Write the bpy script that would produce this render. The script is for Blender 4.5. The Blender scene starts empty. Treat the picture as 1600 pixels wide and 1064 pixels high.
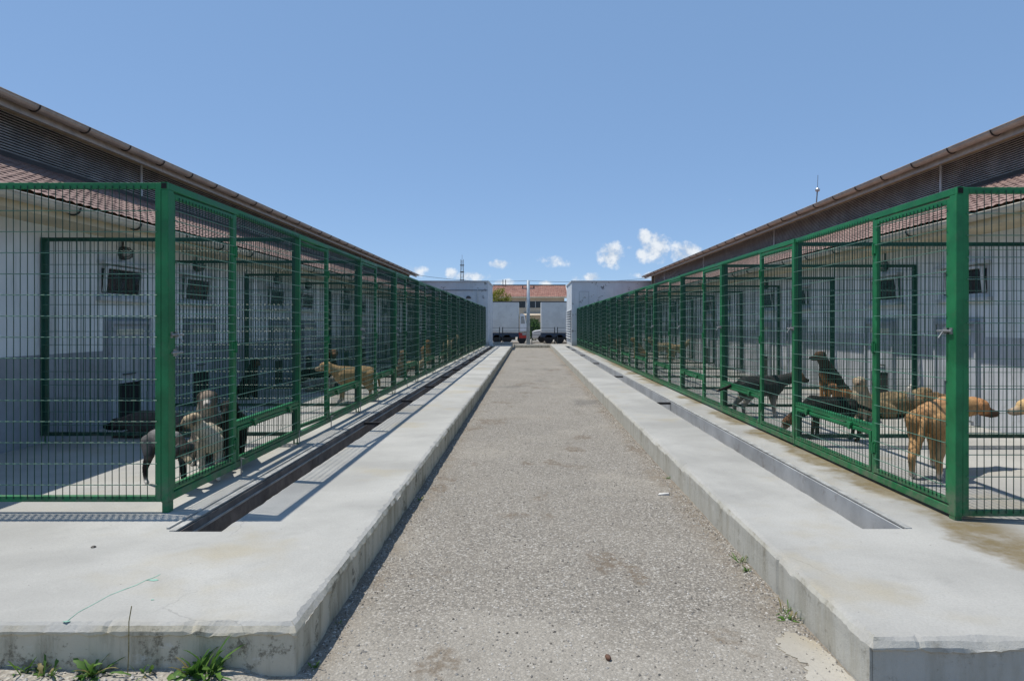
import bpy, bmesh, math, random
import numpy as np
from mathutils import Vector, Matrix, noise as mnoise

random.seed(7)
R = math.radians
sc = bpy.context.scene
col = sc.collection

# ------------------------------------------------------------------ camera
F = 1066.7                       # focal length in photo pixels (24 mm on 36 mm, 1600 px)
EYE = 1.35
cam = bpy.data.cameras.new('camera'); camo = bpy.data.objects.new('camera', cam); col.objects.link(camo)
cam.lens = 24; cam.sensor_width = 36; cam.clip_start = 0.05; cam.clip_end = 3000
cam.shift_x = -26/1600; cam.shift_y = -26/1600
camo.location = (0, 0, EYE); camo.rotation_euler = (R(90), 0, 0)
sc.camera = camo

# ------------------------------------------------------------------ light
SUN = Vector((-0.373, 0.085, 1.0)).normalized()
sun = bpy.data.lights.new('sun', 'SUN'); suno = bpy.data.objects.new('sun', sun); col.objects.link(suno)
sun.energy = 3.5; sun.angle = R(0.5); sun.color = (1.0, 0.945, 0.85)
suno.rotation_euler = SUN.to_track_quat('Z', 'Y').to_euler()
sc.view_settings.view_transform = 'Standard'; sc.view_settings.look = 'None'
sc.view_settings.exposure = 0.40; sc.view_settings.gamma = 1.0
sc.view_settings.use_curve_mapping = False
SKY = 0.115

def NG(tree):
    """tiny node helper"""
    class G:
        n = tree.nodes; l = tree.links
        def new(s, t, **kw):
            o = s.n.new(t)
            for k, v in kw.items(): setattr(o, k, v)
            return o
        def put(s, sock, v):
            if v is None: return
            if isinstance(v, bpy.types.NodeSocket): s.l.new(v, sock)
            else:
                if hasattr(sock.default_value, '__len__') and not hasattr(v, '__len__'): v = (v,)*len(sock.default_value)
                if hasattr(sock.default_value, '__len__') and len(sock.default_value) == 4 and len(v) == 3: v = (*v, 1)
                sock.default_value = v
        def math(s, op, a, b=None, c=None, clamp=False):
            o = s.new('ShaderNodeMath', operation=op, use_clamp=clamp)
            for i, v in enumerate((a, b, c)): s.put(o.inputs[i], v)
            return o.outputs[0]
        def mix(s, f, a, b, blend='MIX'):
            o = s.new('ShaderNodeMix', data_type='RGBA', blend_type=blend)
            s.put(o.inputs[0], f); s.put(o.inputs[6], a); s.put(o.inputs[7], b)
            return o.outputs[2]
        def noise(s, vec, scale, detail=4, rough=.55, dist=0):
            o = s.new('ShaderNodeTexNoise'); s.put(o.inputs['Vector'], vec)
            o.inputs['Scale'].default_value = scale; o.inputs['Detail'].default_value = detail
            o.inputs['Roughness'].default_value = rough; o.inputs['Distortion'].default_value = dist
            return o.outputs['Fac']
        def voro(s, vec, scale, feature='F1', rand=1):
            o = s.new('ShaderNodeTexVoronoi', feature=feature); s.put(o.inputs['Vector'], vec)
            o.inputs['Scale'].default_value = scale; o.inputs['Randomness'].default_value = rand
            return o
        def step(s, v, a, b, lo=0, hi=1):
            o = s.new('ShaderNodeMapRange', interpolation_type='SMOOTHSTEP'); s.put(o.inputs[0], v)
            for i, q in enumerate((a, b, lo, hi)): s.put(o.inputs[i+1], q)
            return o.outputs[0]
        def xyz(s, v):
            o = s.new('ShaderNodeSeparateXYZ'); s.put(o.inputs[0], v); return o.outputs
        def scale(s, v, k):
            o = s.new('ShaderNodeVectorMath', operation='MULTIPLY'); s.put(o.inputs[0], v); o.inputs[1].default_value = k
            return o.outputs[0]
        def bump(s, h, strength=.3, dist=.01, normal=None):
            o = s.new('ShaderNodeBump'); s.put(o.inputs['Height'], h)
            o.inputs['Strength'].default_value = strength; o.inputs['Distance'].default_value = dist
            if normal is not None: s.put(o.inputs['Normal'], normal)
            return o.outputs[0]
    return G()

world = bpy.data.worlds.new('World'); sc.world = world; world.use_nodes = True
g = NG(world.node_tree); g.n.clear()
sky = g.new('ShaderNodeTexSky', sky_type='NISHITA'); sky.sun_disc = False
sky.sun_elevation = math.asin(SUN.z); sky.sun_rotation = math.atan2(SUN.x, SUN.y)
sky.altitude = 800; sky.air_density = 0.7; sky.dust_density = 0.3; sky.ozone_density = 1.0
tc = g.new('ShaderNodeTexCoord'); d = g.xyz(tc.outputs['Generated'])
# cumulus banks low over the horizon, laid out by direction (azimuth and height angle as tangents)
ysafe = g.math('MAXIMUM', d[1], 0.05)
U = g.math('DIVIDE', d[0], ysafe); V = g.math('DIVIDE', d[2], ysafe)
cv = g.new('ShaderNodeCombineXYZ'); g.put(cv.inputs[0], U); g.put(cv.inputs[1], V)
n1 = g.noise(cv.outputs[0], 55, 7, .60); n2 = g.noise(cv.outputs[0], 18, 4, .5)
clouds = [  # px x, px y of the centre, half width, half height, weight
    (781, 413, 19, 8, .9), (868, 409, 27, 9, .62), (955, 398, 19, 20, .98), (1008, 372, 13, 14, 1.0), (1024, 388, 24, 24, .95),
    (1003, 399, 10, 14, .85), (1072, 394, 28, 16, .95), (985, 387, 5, 4, .6), (925, 434, 15, 8, .95), (905, 437, 14, 6, .6), (735, 432, 34, 8, .75),
    (706, 428, 10, 9, .8), (787, 442, 20, 6, .75), (853, 444, 14, 5, .7), (1010, 430, 26, 6, .5), (1142, 313, 5, 2.5, .5), (1160, 366, 10, 5, .55),
    (640, 425, 26, 9, .6), (560, 432, 40, 8, .6), (1280, 420, 60, 16, .7), (420, 425, 60, 10, .6), (1450, 428, 50, 12, .7)]
dens = None
for (x, y, w, h, k) in clouds:
    a = g.math('DIVIDE', g.math('SUBTRACT', U, (x-826)/F), w/F*1.2)
    vv = g.math('SUBTRACT', V, (506-y)/F)
    b = g.math('DIVIDE', vv, h/F*1.2)
    q = g.math('MULTIPLY', g.math('SUBTRACT', 1.0, g.math('ADD', g.math('MULTIPLY', a, a), g.math('MULTIPLY', b, b))), k)
    dens = q if dens is None else g.math('MAXIMUM', dens, q)
dens = g.math('MAXIMUM', dens, -1.0)
lump = g.math('MULTIPLY', g.math('SUBTRACT', g.math('ADD', n1, g.math('MULTIPLY', n2, .35)), .675), 2.6)
dd = g.math('ADD', dens, lump)
cm = g.step(dd, .08, 1.05, 0, .90)
cm = g.math('MULTIPLY', cm, g.step(d[1], .05, .2))
shade = g.step(n1, .35, .62)
ccol = g.mix(shade, tuple(v/SKY for v in (.42, .48, .56)), tuple(v/SKY for v in (.66, .69, .72)))
skyc = g.mix(0.62, sky.outputs[0], (1.56, 2.75, 4.75))
bg = g.new('ShaderNodeBackground'); bg.inputs[1].default_value = SKY
g.put(bg.inputs[0], g.mix(cm, skyc, ccol))
g.l.new(bg.outputs[0], g.new('ShaderNodeOutputWorld').inputs[0])

# ------------------------------------------------------------------ materials
def newmat(name):
    m = bpy.data.materials.new(name); m.use_nodes = True
    g = NG(m.node_tree); g.n.clear()
    p = g.new('ShaderNodeBsdfPrincipled'); g.l.new(p.outputs[0], g.new('ShaderNodeOutputMaterial').inputs[0])
    geo = g.new('ShaderNodeNewGeometry')
    return m, g, p, geo.outputs['Position']

def simple(name, c, rough=.6, metal=0, var=.15, vscale=3, bump=0, bscale=60, dirt=None, spec=.5):
    """painted or plain surface: base colour with uneven wear, optional dirt tone and fine relief"""
    m, g, p, pos = newmat(name)
    n = g.noise(pos, vscale, 5, .6)
    k = g.step(n, .3, .7, 1-var, 1+var*.6)
    cc = g.new('ShaderNodeCombineXYZ')
    for i in range(3): g.put(cc.inputs[i], k)
    c2 = g.mix(1.0, c, cc.outputs[0], 'MULTIPLY')
    if dirt is not None:
        dm = g.step(g.noise(pos, vscale*2.3, 6, .7), .55, .75, 0, dirt[1])
        c2 = g.mix(dm, c2, dirt[0])
    g.put(p.inputs['Base Color'], c2)
    g.put(p.inputs['Roughness'], g.step(n, .2, .8, max(rough-.1, .05), min(rough+.12, 1)))
    p.inputs['Metallic'].default_value = metal
    p.inputs['Specular IOR Level'].default_value = spec
    if bump: g.put(p.inputs['Normal'], g.bump(g.noise(pos, bscale, 4), bump, .004))
    return m

def concrete(name, base, stain=None, bounce_tint=(1.42, 1.30, 1.05), grime=.8):
    m, g, p, pos = newmat(name)
    X, Y, Z = g.xyz(pos)
    big = g.noise(pos, .7, 5, .6, .3); mid = g.noise(pos, 3.5, 6, .65); fine = g.noise(pos, 70, 3, .6); grit = g.noise(pos, 260, 2, .5)
    a = tuple(v*.80 for v in base); b = tuple(min(v*1.12, 1) for v in base)
    c = g.mix(g.step(big, .3, .72), a, b)
    c = g.mix(g.step(mid, .52, .80, 0, .55), c, tuple(v*.72 for v in base))
    c = g.mix(g.step(mid, .44, .22, 0, .5), c, tuple(min(v*1.18, 1) for v in base))
    warm = g.noise(pos, .9, 4, .6)
    c = g.mix(g.step(warm, .52, .70, 0, .6), c, (base[0]*.92, base[1]*.82, base[2]*.62))
    c = g.mix(g.step(fine, .35, .75, 0, .28), c, tuple(v*.62 for v in base))
    pits = g.voro(pos, 38).outputs['Distance']
    c = g.mix(g.step(pits, .10, .03, 0, .5), c, tuple(v*.4 for v in base))
    # vertical faces: lighter yellowish tint paints in bounce light; grime runs down over it
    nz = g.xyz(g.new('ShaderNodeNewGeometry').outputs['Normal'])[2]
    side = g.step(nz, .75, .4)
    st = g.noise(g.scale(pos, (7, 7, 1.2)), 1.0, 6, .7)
    c = g.mix(g.math('MULTIPLY', side, .8), c, tuple(b_*k_ for b_, k_ in zip(base, bounce_tint)))
    c = g.mix(g.math('MULTIPLY', side, g.step(st, .42, .66, 0, grime)), c, (base[0]*.66, base[1]*.60, base[2]*.46))
    pale = g.math('MULTIPLY', side, g.step(g.noise(g.scale(pos, (1, 1, 2)), 4.5, 6, .7), .58, .68, 0, .55))
    c = g.mix(pale, c, tuple(min(v*1.45, .85) for v in base))
    moss = g.math('MULTIPLY', side, g.step(g.noise(pos, 7, 7, .8), .545, .64, 0, grime))
    c = g.mix(moss, c, (.13, .115, .08))
    wv = g.new('ShaderNodeVectorMath', operation='ADD'); g.put(wv.inputs[0], pos)
    nn = g.new('ShaderNodeTexNoise'); g.put(nn.inputs['Vector'], pos); nn.inputs['Scale'].default_value = 2.2; nn.inputs['Detail'].default_value = 6
    g.put(wv.inputs[1], g.scale(nn.outputs['Color'], (.55, .55, .55)))
    ck = g.voro(wv.outputs[0], .42, 'DISTANCE_TO_EDGE').outputs['Distance']
    ckm = g.math('MULTIPLY', g.step(ck, .0022, .0008, 0, .28), g.step(g.noise(pos, .8, 3, .5), .56, .66))
    c = g.mix(ckm, c, tuple(v*.35 for v in base))
    spk = g.voro(pos, 7).outputs['Distance']
    c = g.mix(g.step(spk, .045, .02, 0, .7), c, tuple(v*.3 for v in base))
    if stain:
        x0, x1, colr = stain
        wob = g.math('MULTIPLY', g.math('SUBTRACT', g.noise(pos, 1.1, 5, .65), .5), .9)
        xx = g.math('ADD', X, wob)
        mk = g.math('MULTIPLY', g.step(xx, x0, x0+.16), g.step(X, x1+.35, x1))
        mk = g.math('MULTIPLY', mk, g.step(g.noise(pos, .55, 3, .5), .34, .46))
        mk = g.math('MULTIPLY', mk, g.step(nz, .6, .9))
        c = g.mix(g.math('MULTIPLY', mk, g.step(g.noise(pos, 5, 6, .7), .28, .62, .45, .92)), c, g.mix(g.noise(pos, 2.5, 4, .6), colr, tuple(v*1.9 for v in colr)))
    g.put(p.inputs['Base Color'], c)
    p.inputs['Roughness'].default_value = .9; p.inputs['Specular IOR Level'].default_value = .25
    h = g.math('ADD', g.math('MULTIPLY', fine, .5), g.math('MULTIPLY', grit, .35))
    h = g.math('SUBTRACT', g.math('ADD', h, g.math('MULTIPLY', mid, 1.2)), g.math('MULTIPLY', ckm, .8))
    g.put(p.inputs['Normal'], g.bump(h, .55, .007))
    return m

def asphalt():
    m, g, p, pos = newmat('worn_asphalt')
    X, Y, Z = g.xyz(pos)
    v = g.voro(pos, 78); vd = v.outputs['Distance']; vc = g.xyz(v.outputs['Color'])[0]
    v2 = g.voro(pos, 190); v2c = g.xyz(v2.outputs['Color'])[0]
    c = g.mix(g.step(vc, .15, .95), (.135, .119, .099), (.425, .390, .335))
    c = g.mix(g.step(vc, .90, .93, 0, .85), c, (.60, .58, .54))
    c = g.mix(.35, c, g.mix(v2c, (.125, .112, .094), (.46, .43, .38)))
    c = g.mix(g.step(vd, .42, .62, 0, .6), c, (.14, .13, .115))
    big = g.noise(pos, .55, 6, .65, .4)
    c = g.mix(g.step(big, .35, .7, 0, .30), c, (.31, .285, .245))
    dust = g.step(g.noise(pos, .8, 5, .6), .50, .74, 0, .45)
    c = g.mix(dust, c, (.36, .33, .28))
    worn = g.step(g.math('ADD', Y, g.math('MULTIPLY', g.noise(pos, 1.6, 6, .7), 2.2)), 5.0, 4.35, 0, .5)
    c = g.mix(worn, c, (.36, .335, .29))
    c = g.mix(g.step(g.noise(g.scale(pos, (1, .45, 1)), 2.6, 6, .7), .50, .70, 0, .38), c, (.20, .18, .15))
    # soil gathered along the kerbs and in a few hollows
    wob = g.math('MULTIPLY', g.math('SUBTRACT', g.noise(pos, 2.2, 5, .7), .5), .55)
    eR = g.step(g.math('ADD', X, wob), 1.18, 1.42); eL = g.step(g.math('ADD', X, wob), -.80, -1.02)
    e = g.math('MULTIPLY', g.math('MAXIMUM', eR, eL), g.step(g.noise(pos, 7, 4, .6), .3, .62))
    c = g.mix(g.math('MULTIPLY', e, .6), c, (.19, .155, .115))
    so = g.math('MULTIPLY', g.step(g.noise(g.scale(pos, (1, .7, 1)), 1.7, 4, .55), .60, .67), g.step(g.noise(pos, 20, 4, .6), .35, .6))
    c = g.mix(g.math('MULTIPLY', so, .75), c, (.15, .115, .08))
    damp = g.math('MULTIPLY', g.step(Y, 12.5, 13.5), g.step(Y, 31, 28))
    damp = g.math('MULTIPLY', damp, g.step(g.noise(g.scale(pos, (.5, .28, 1)), 1.4, 4, .6), .57, .70, 0, .5))
    c = g.mix(damp, c, (.12, .115, .105))
    g.put(p.inputs['Base Color'], c)
    p.inputs['Roughness'].default_value = .93; p.inputs['Specular IOR Level'].default_value = .25
    h = g.math('ADD', g.math('MULTIPLY', g.math('SUBTRACT', 1, vd), 1.0), g.math('MULTIPLY', v2c, .35))
    g.put(p.inputs['Normal'], g.bump(h, .8, .006))
    return m

def dirtmat():
    m, g, p, pos = newmat('stony_soil')
    v = g.voro(pos, 60); vc = g.xyz(v.outputs['Color'])[0]
    c = g.mix(vc, (.22, .195, .16), (.44, .41, .36))
    c = g.mix(g.step(g.noise(pos, 1.2, 5, .6), .35, .65, 0, .7), c, (.36, .335, .29))
    g.put(p.inputs['Base Color'], c); p.inputs['Roughness'].default_value = .95
    g.put(p.inputs['Normal'], g.bump(g.math('ADD', v.outputs['Distance'], g.noise(pos, 30, 4)), .8, .012))
    return m

def plaster(name, base, dirt=(.22, .21, .18), amount=.5, peel=False):
    m, g, p, pos = newmat(name)
    X, Y, Z = g.xyz(pos)
    c = g.mix(g.step(g.noise(pos, 1.1, 5, .6), .3, .7), tuple(v*.88 for v in base), base)
    st = g.noise(g.scale(pos, (4.5, 4.5, .45)), 1.0, 6, .7)
    c = g.mix(g.step(st, .52, .80, 0, amount), c, dirt)
    low = g.math('MULTIPLY', g.step(g.math('ADD', Z, g.math('MULTIPLY', g.noise(pos, 3, 4), .4)), .62, .15), .5)
    c = g.mix(low, c, dirt)
    if peel:
        pm = g.math('MULTIPLY', g.step(g.noise(pos, 3.2, 6, .7), .585, .615), g.step(g.noise(pos, .6, 3, .5), .46, .56))
        c = g.mix(pm, c, (.20, .21, .22))
    g.put(p.inputs['Base Color'], c); p.inputs['Roughness'].default_value = .85
    p.inputs['Specular IOR Level'].default_value = .3
    g.put(p.inputs['Normal'], g.bump(g.math('ADD', g.noise(pos, 6, 4, .6), g.math('MULTIPLY', g.noise(pos, 90, 3), .3)), .35, .01))
    return m

def tilemat(name, c0, c1, row=.34, across=.21, ax='Y'):
    m, g, p, pos = newmat(name)
    v = g.voro(g.scale(pos, (3.2, 4.6, 1.0) if ax == 'Y' else (4.6, 3.2, 1.0)), 1.0); vc = g.xyz(v.outputs['Color'])[0]
    c = g.mix(vc, c0, c1)
    c = g.mix(g.step(g.noise(pos, .8, 5, .65), .45, .72, 0, .6), c, tuple(v*.55 for v in c0))
    c = g.mix(g.step(g.noise(pos, 5, 5, .7), .58, .75, 0, .55), c, (.24, .22, .19))
    g.put(p.inputs['Base Color'], c); p.inputs['Roughness'].default_value = .85
    g.put(p.inputs['Normal'], g.bump(g.noise(pos, 40, 4), .3, .006))
    return m

def glassmat():
    m, g, p, pos = newmat('dark_window_glass')
    g.put(p.inputs['Base Color'], g.mix(g.noise(pos, 3, 4), (.010, .014, .018), (.03, .035, .04)))
    g.put(p.inputs['Roughness'], g.step(g.noise(pos, 6, 4), .3, .7, .06, .3))
    return m

def dogmat():
    m, g, p, pos = newmat('dog_fur')
    at = g.new('ShaderNodeAttribute'); at.attribute_name = 'fur_colour'
    co = g.new('ShaderNodeTexCoord').outputs['Object']
    n = g.noise(g.scale(co, (14, 40, 40)), 1.0, 6, .75); n2 = g.noise(co, 6, 4, .6)
    k = g.math('ADD', g.step(n, .25, .78, .82, 1.14), g.step(n2, .3, .7, -.06, .06))
    cc = g.new('ShaderNodeCombineXYZ')
    for i in range(3): g.put(cc.inputs[i], k)
    g.put(p.inputs['Base Color'], g.mix(1.0, at.outputs['Color'], cc.outputs[0], 'MULTIPLY'))
    p.inputs['Roughness'].default_value = .8; p.inputs['Specular IOR Level'].default_value = .2
    g.put(p.inputs['Normal'], g.bump(n, .35, .008))
    return m

def leafmat(name, a, b):
    m, g, p, pos = newmat(name)
    oi = g.new('ShaderNodeObjectInfo').outputs['Random']
    c = g.mix(g.math('FRACT', g.math('ADD', oi, g.noise(pos, 14, 3))), a, b)
    g.put(p.inputs['Base Color'], c); p.inputs['Roughness'].default_value = .6
    p.inputs['Specular IOR Level'].default_value = .3
    tr = g.new('ShaderNodeBsdfTranslucent'); g.put(tr.inputs[0], c)
    mx = g.new('ShaderNodeMixShader'); mx.inputs[0].default_value = .3
    out = [n for n in g.n if n.type == 'OUTPUT_MATERIAL'][0]
    g.l.new(p.outputs[0], mx.inputs[1]); g.l.new(tr.outputs[0], mx.inputs[2]); g.l.new(mx.outputs[0], out.inputs[0])
    return m

M = {}
def enamel(name, base):
    m, g, p, pos = newmat(name)
    n = g.noise(pos, 4, 5, .65); f = g.noise(pos, 38, 5, .7); X, Y, Z = g.xyz(pos)
    c = g.mix(g.step(n, .3, .72), tuple(v*.78 for v in base), tuple(min(1, v*1.25+.004) for v in base))
    c = g.mix(g.step(g.noise(pos, 11, 5, .7), .54, .74, 0, .35), c, (.07, .13, .075))
    low = g.math('MULTIPLY', g.step(Z, .40, .06), g.step(g.noise(pos, 9, 5, .7), .40, .66, 0, .6))
    c = g.mix(low, c, (.16, .16, .12))
    c = g.mix(g.step(f, .665, .71, 0, .8), c, (.10, .052, .028))
    g.put(p.inputs['Base Color'], c); g.put(p.inputs['Roughness'], g.step(n, .2, .8, .34, .58))
    p.inputs['Specular IOR Level'].default_value = .32
    g.put(p.inputs['Normal'], g.bump(g.math('ADD', n, g.math('MULTIPLY', f, .25)), .16, .006))
    return m
M['green'] = enamel('green_enamel', (.011, .150, .052)); M['green_shaded'] = enamel('shaded_green_enamel', (.005, .060, .038))  # darker copy for partition frames: their shade is put into the colour
M['wire'] = simple('green_coated_wire', (.005, .048, .030), .42, 0, .2, 6, spec=.35)
M['wire_lit'] = simple('sunlit_wire_paint', (.075, .19, .13), .33, 0, .25, 9, spec=.6)  # horizontal wires paler: top-lit glints painted into their colour
M['hole'] = simple('open_tube_end', (.004, .004, .004), .9)
M['steel'] = simple('galvanised_steel', (.36, .36, .35), .45, .7, .25, 20, dirt=((.16, .12, .08), .5))
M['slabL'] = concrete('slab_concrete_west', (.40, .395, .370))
M['slabR'] = concrete('slab_concrete_east', (.375, .370, .348), stain=(2.68, 3.0, (.105, .080, .036)), bounce_tint=(1.22, 1.22, 1.17), grime=.38)
M['asphalt'] = asphalt(); M['dirt'] = dirtmat()
M['chanL'] = simple('rusty_channel', (.19, .165, .145), .85, 0, .4, 5, .5, 30, dirt=((.08, .05, .036), .8))
M['chanR'] = simple('grey_channel_paint', (.37, .385, .40), .7, 0, .2, 2.2, .25, 40, dirt=((.12, .085, .06), .55))
M['rim'] = simple('worn_rim_steel', (.42, .42, .40), .6, .3, .3, 6, dirt=((.2, .14, .10), .6))
M['wallL'] = plaster('bluish_white_plaster', (.77, .80, .81), amount=.45)
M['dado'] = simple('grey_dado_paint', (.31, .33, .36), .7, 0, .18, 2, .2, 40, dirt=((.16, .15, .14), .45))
M['dado_sunlit'] = simple('sunlit_grey_dado_paint', (.46, .48, .51), .7, 0, .18, 2, .2, 40, dirt=((.26, .25, .23), .5))  # lighter copy for the right building: sun on the dado put into its colour
M['block'] = plaster('white_block_plaster', (.60, .64, .68), amount=.3, peel=True)
M['cream'] = simple('cream_painted_board', (.62, .53, .37), .65, 0, .16, 2.5, dirt=((.34, .27, .18), .45))
M['gutter'] = simple('beige_gutter_metal', (.42, .36, .30), .45, .25, .2, 4, dirt=((.16, .12, .09), .45))
M['gutter2'] = simple('pale_gutter_metal', (.56, .52, .44), .5, .2, .2, 4, dirt=((.25, .2, .15), .4))
M['bracket'] = simple('dark_bracket', (.035, .028, .024), .6)
M['louvre'] = simple('grey_louvre_metal', (.64, .62, .60), .5, .1, .22, 3, dirt=((.26, .25, .24), .5))
M['dark'] = simple('unlit_interior', (.012, .012, .012), .95)
M['tile'] = tilemat('weathered_roof_tiles', (.205, .130, .112), (.30, .205, .175))
M['tilefar'] = tilemat('red_roof_tiles', (.29, .135, .10), (.40, .225, .175), ax='X')
M['glass'] = glassmat()
M['winframe'] = simple('white_window_frame', (.55, .57, .58), .5, 0, .15, 6, dirt=((.25, .22, .2), .4))
M['door'] = simple('grey_steel_door', (.42, .45, .49), .55, .1, .15, 3, dirt=((.2, .18, .17), .45))
M['plate'] = simple('pale_notice_strip', (.62, .60, .50), .6)
M['lamp'] = simple('wall_lamp_metal', (.06, .06, .06), .6)
M['lampglass'] = simple('wall_lamp_glass', (.36, .36, .34), .25)
M['pole'] = simple('grey_pole_paint', (.34, .40, .45), .55, .2, .15, 4)
M['rail'] = simple('dark_railing_paint', (.03, .045, .055), .5, .2)
M['trailer'] = simple('pale_trailer_panel', (.60, .62, .61), .5, .1, .10, 1.5, dirt=((.32, .32, .3), .35))
M['trim'] = simple('dark_trim', (.06, .065, .07), .5)
M['navy'] = simple('navy_chassis_paint', (.022, .045, .085), .5)
M['red'] = simple('red_truck_paint', (.42, .030, .022), .4, 0, .15, 4)
M['white'] = simple('white_vehicle_paint', (.76, .77, .78), .3, 0, .06, 4)
M['tyre'] = simple('tyre_rubber', (.018, .018, .018), .85)
M['rimw'] = simple('wheel_rim', (.42, .43, .44), .4, .6)
M['house'] = plaster('cream_house_plaster', (.56, .47, .36), amount=.35)
M['mast'] = simple('mast_steel', (.16, .16, .16), .6, .4)
M['cable'] = simple('black_cable', (.03, .03, .03), .7)
M['bark'] = simple('bark', (.10, .075, .05), .9, 0, .3, 10, .6, 30)
M['leafy'] = leafmat('yellow_green_leaf', (.17, .19, .025), (.27, .25, .035))
M['leafd'] = leafmat('dark_green_leaf', (.030, .075, .022), (.06, .13, .035))
M['weed'] = leafmat('weed_leaf', (.055, .14, .022), (.12, .22, .040))
M['straw'] = leafmat('dry_weed', (.22, .19, .08), (.32, .27, .12))
M['dog'] = dogmat()
M['black'] = simple('glossy_black', (.008, .007, .006), .25)
M['paintmark'] = simple('smeared_green_paint', (.22, .40, .32), .7, 0, .3, 20)
M['mortar'] = concrete('spilt_mortar', (.40, .375, .325))
def stonemat():
    m, g, p, pos = newmat('mixed_gravel')
    ri = g.new('ShaderNodeNewGeometry').outputs['Random Per Island']
    g.put(p.inputs['Base Color'], g.mix(ri, (.09, .08, .07), (.56, .53, .48))); p.inputs['Roughness'].default_value = .9
    return m
M['stone'] = stonemat()
M['brownlump'] = simple('brown_lump', (.13, .065, .04), .8, 0, .3, 40)
M['paper'] = simple('scrap_paper', (.60, .58, .55), .8)

# ------------------------------------------------------------------ mesh helpers
class MB:
    def __init__(s): s.v = []; s.f = []; s.mi = []; s.cur = 0
    def face(s, idx): s.f.append(idx); s.mi.append(s.cur)
    def box(s, a, b):
        x0, y0, z0 = (min(a[i], b[i]) for i in range(3)); x1, y1, z1 = (max(a[i], b[i]) for i in range(3))
        o = len(s.v)
        s.v += [(x0,y0,z0),(x1,y0,z0),(x1,y1,z0),(x0,y1,z0),(x0,y0,z1),(x1,y0,z1),(x1,y1,z1),(x0,y1,z1)]
        for q in ((0,3,2,1),(4,5,6,7),(0,1,5,4),(1,2,6,5),(2,3,7,6),(3,0,4,7)): s.face(tuple(o+i for i in q))
        return s
    def hexa(s, pts):
        o = len(s.v); s.v += [tuple(p) for p in pts]
        for q in ((0,3,2,1),(4,5,6,7),(0,1,5,4),(1,2,6,5),(2,3,7,6),(3,0,4,7)): s.face(tuple(o+i for i in q))
        return s
    def tube(s, a, b, r, n=6, r2=None, caps=True):
        a = Vector(a); b = Vector(b); r2 = r if r2 is None else r2
        d = (b-a).normalized(); u = d.orthogonal().normalized(); w = d.cross(u)
        o = len(s.v)
        for p, rr in ((a, r), (b, r2)):
            for i in range(n):
                t = 2*math.pi*i/n + math.pi/n
                s.v.append(tuple(p + (u*math.cos(t) + w*math.sin(t))*rr))
        for i in range(n): s.face((o+i, o+(i+1) % n, o+n+(i+1) % n, o+n+i))
        if caps: s.face(tuple(o+n-1-i for i in range(n))); s.face(tuple(o+n+i for i in range(n)))
        return s
    def path(s, pts, r, n=6):
        for a, b in zip(pts, pts[1:]): s.tube(a, b, r, n)
        return s
    def lathe(s, prof, n=16, c=(0,0,0), axis='Z'):
        """prof: list of (radius, height)"""
        o = len(s.v)
        for (r, h) in prof:
            for i in range(n):
                t = 2*math.pi*i/n
                p = (r*math.cos(t), r*math.sin(t), h)
                if axis == 'X': p = (p[2], p[0], p[1])
                if axis == 'Y': p = (p[0], p[2], p[1])
                s.v.append((p[0]+c[0], p[1]+c[1], p[2]+c[2]))
        for k in range(len(prof)-1):
            for i in range(n):
                s.face((o+k*n+i, o+k*n+(i+1) % n, o+(k+1)*n+(i+1) % n, o+(k+1)*n+i))
        s.face(tuple(o+n-1-i for i in range(n))); m = o+(len(prof)-1)*n; s.face(tuple(m+i for i in range(n)))
        return s
    def prism(s, poly, axis, a, b):
        """poly: 2D outline; axis: extrusion axis 'X'/'Y'/'Z'"""
        o = len(s.v); n = len(poly)
        for h in (a, b):
            for (p, q) in poly:
                s.v.append({'X': (h, p, q), 'Y': (p, h, q), 'Z': (p, q, h)}[axis])
        for i in range(n): s.face((o+i, o+(i+1) % n, o+n+(i+1) % n, o+n+i))
        s.face(tuple(o+n-1-i for i in range(n))); s.face(tuple(o+n+i for i in range(n)))
        return s
    def mesh(s, name, mats, smooth=False):
        me = bpy.data.meshes.new(name); me.from_pydata(s.v, [], s.f)
        for m in (mats if isinstance(mats, (list, tuple)) else [mats]): me.materials.append(m)
        if any(s.mi): me.polygons.foreach_set('material_index', s.mi)
        bm = bmesh.new(); bm.from_mesh(me); bmesh.ops.recalc_face_normals(bm, faces=bm.faces); bm.to_mesh(me); bm.free()
        if smooth: me.polygons.foreach_set('use_smooth', [True]*len(me.polygons))
        me.update(); return me
    def build(s, name, mats, parent=None, loc=None, smooth=False, bevel=0):
        return link(name, s.mesh(name, mats, smooth), parent, loc, bevel)

def link(name, me, parent=None, loc=None, bevel=0, rz=0):
    o = bpy.data.objects.new(name, me); col.objects.link(o)
    if parent is not None: o.parent = parent
    if loc is not None: o.location = loc
    if rz: o.rotation_euler.z = rz
    if bevel:
        b = o.modifiers.new('bevel', 'BEVEL'); b.width = bevel; b.segments = 2; b.limit_method = 'ANGLE'
    return o
def tag(o, label=None, cat=None, group=None, kind=None):
    if label: o['label'] = label
    if cat: o['category'] = cat
    if group: o['group'] = group
    if kind: o['kind'] = kind
    return o
def empty(name, loc, label, cat, group=None, rz=0):
    o = bpy.data.objects.new(name, None); col.objects.link(o); o.location = loc; o.rotation_euler.z = rz
    o.empty_display_size = .2
    return tag(o, label, cat, group)
ORD = ['nearest', 'second', 'third', 'fourth', 'fifth', 'sixth', 'seventh', 'eighth', 'ninth', 'tenth', 'eleventh', 'twelfth', 'farthest']
SIDE = {-1: 'left', 1: 'right'}
def nz(x, y=0, z=0): return mnoise.fractal((x, y, z), .9, 2.0, 4)

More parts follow.
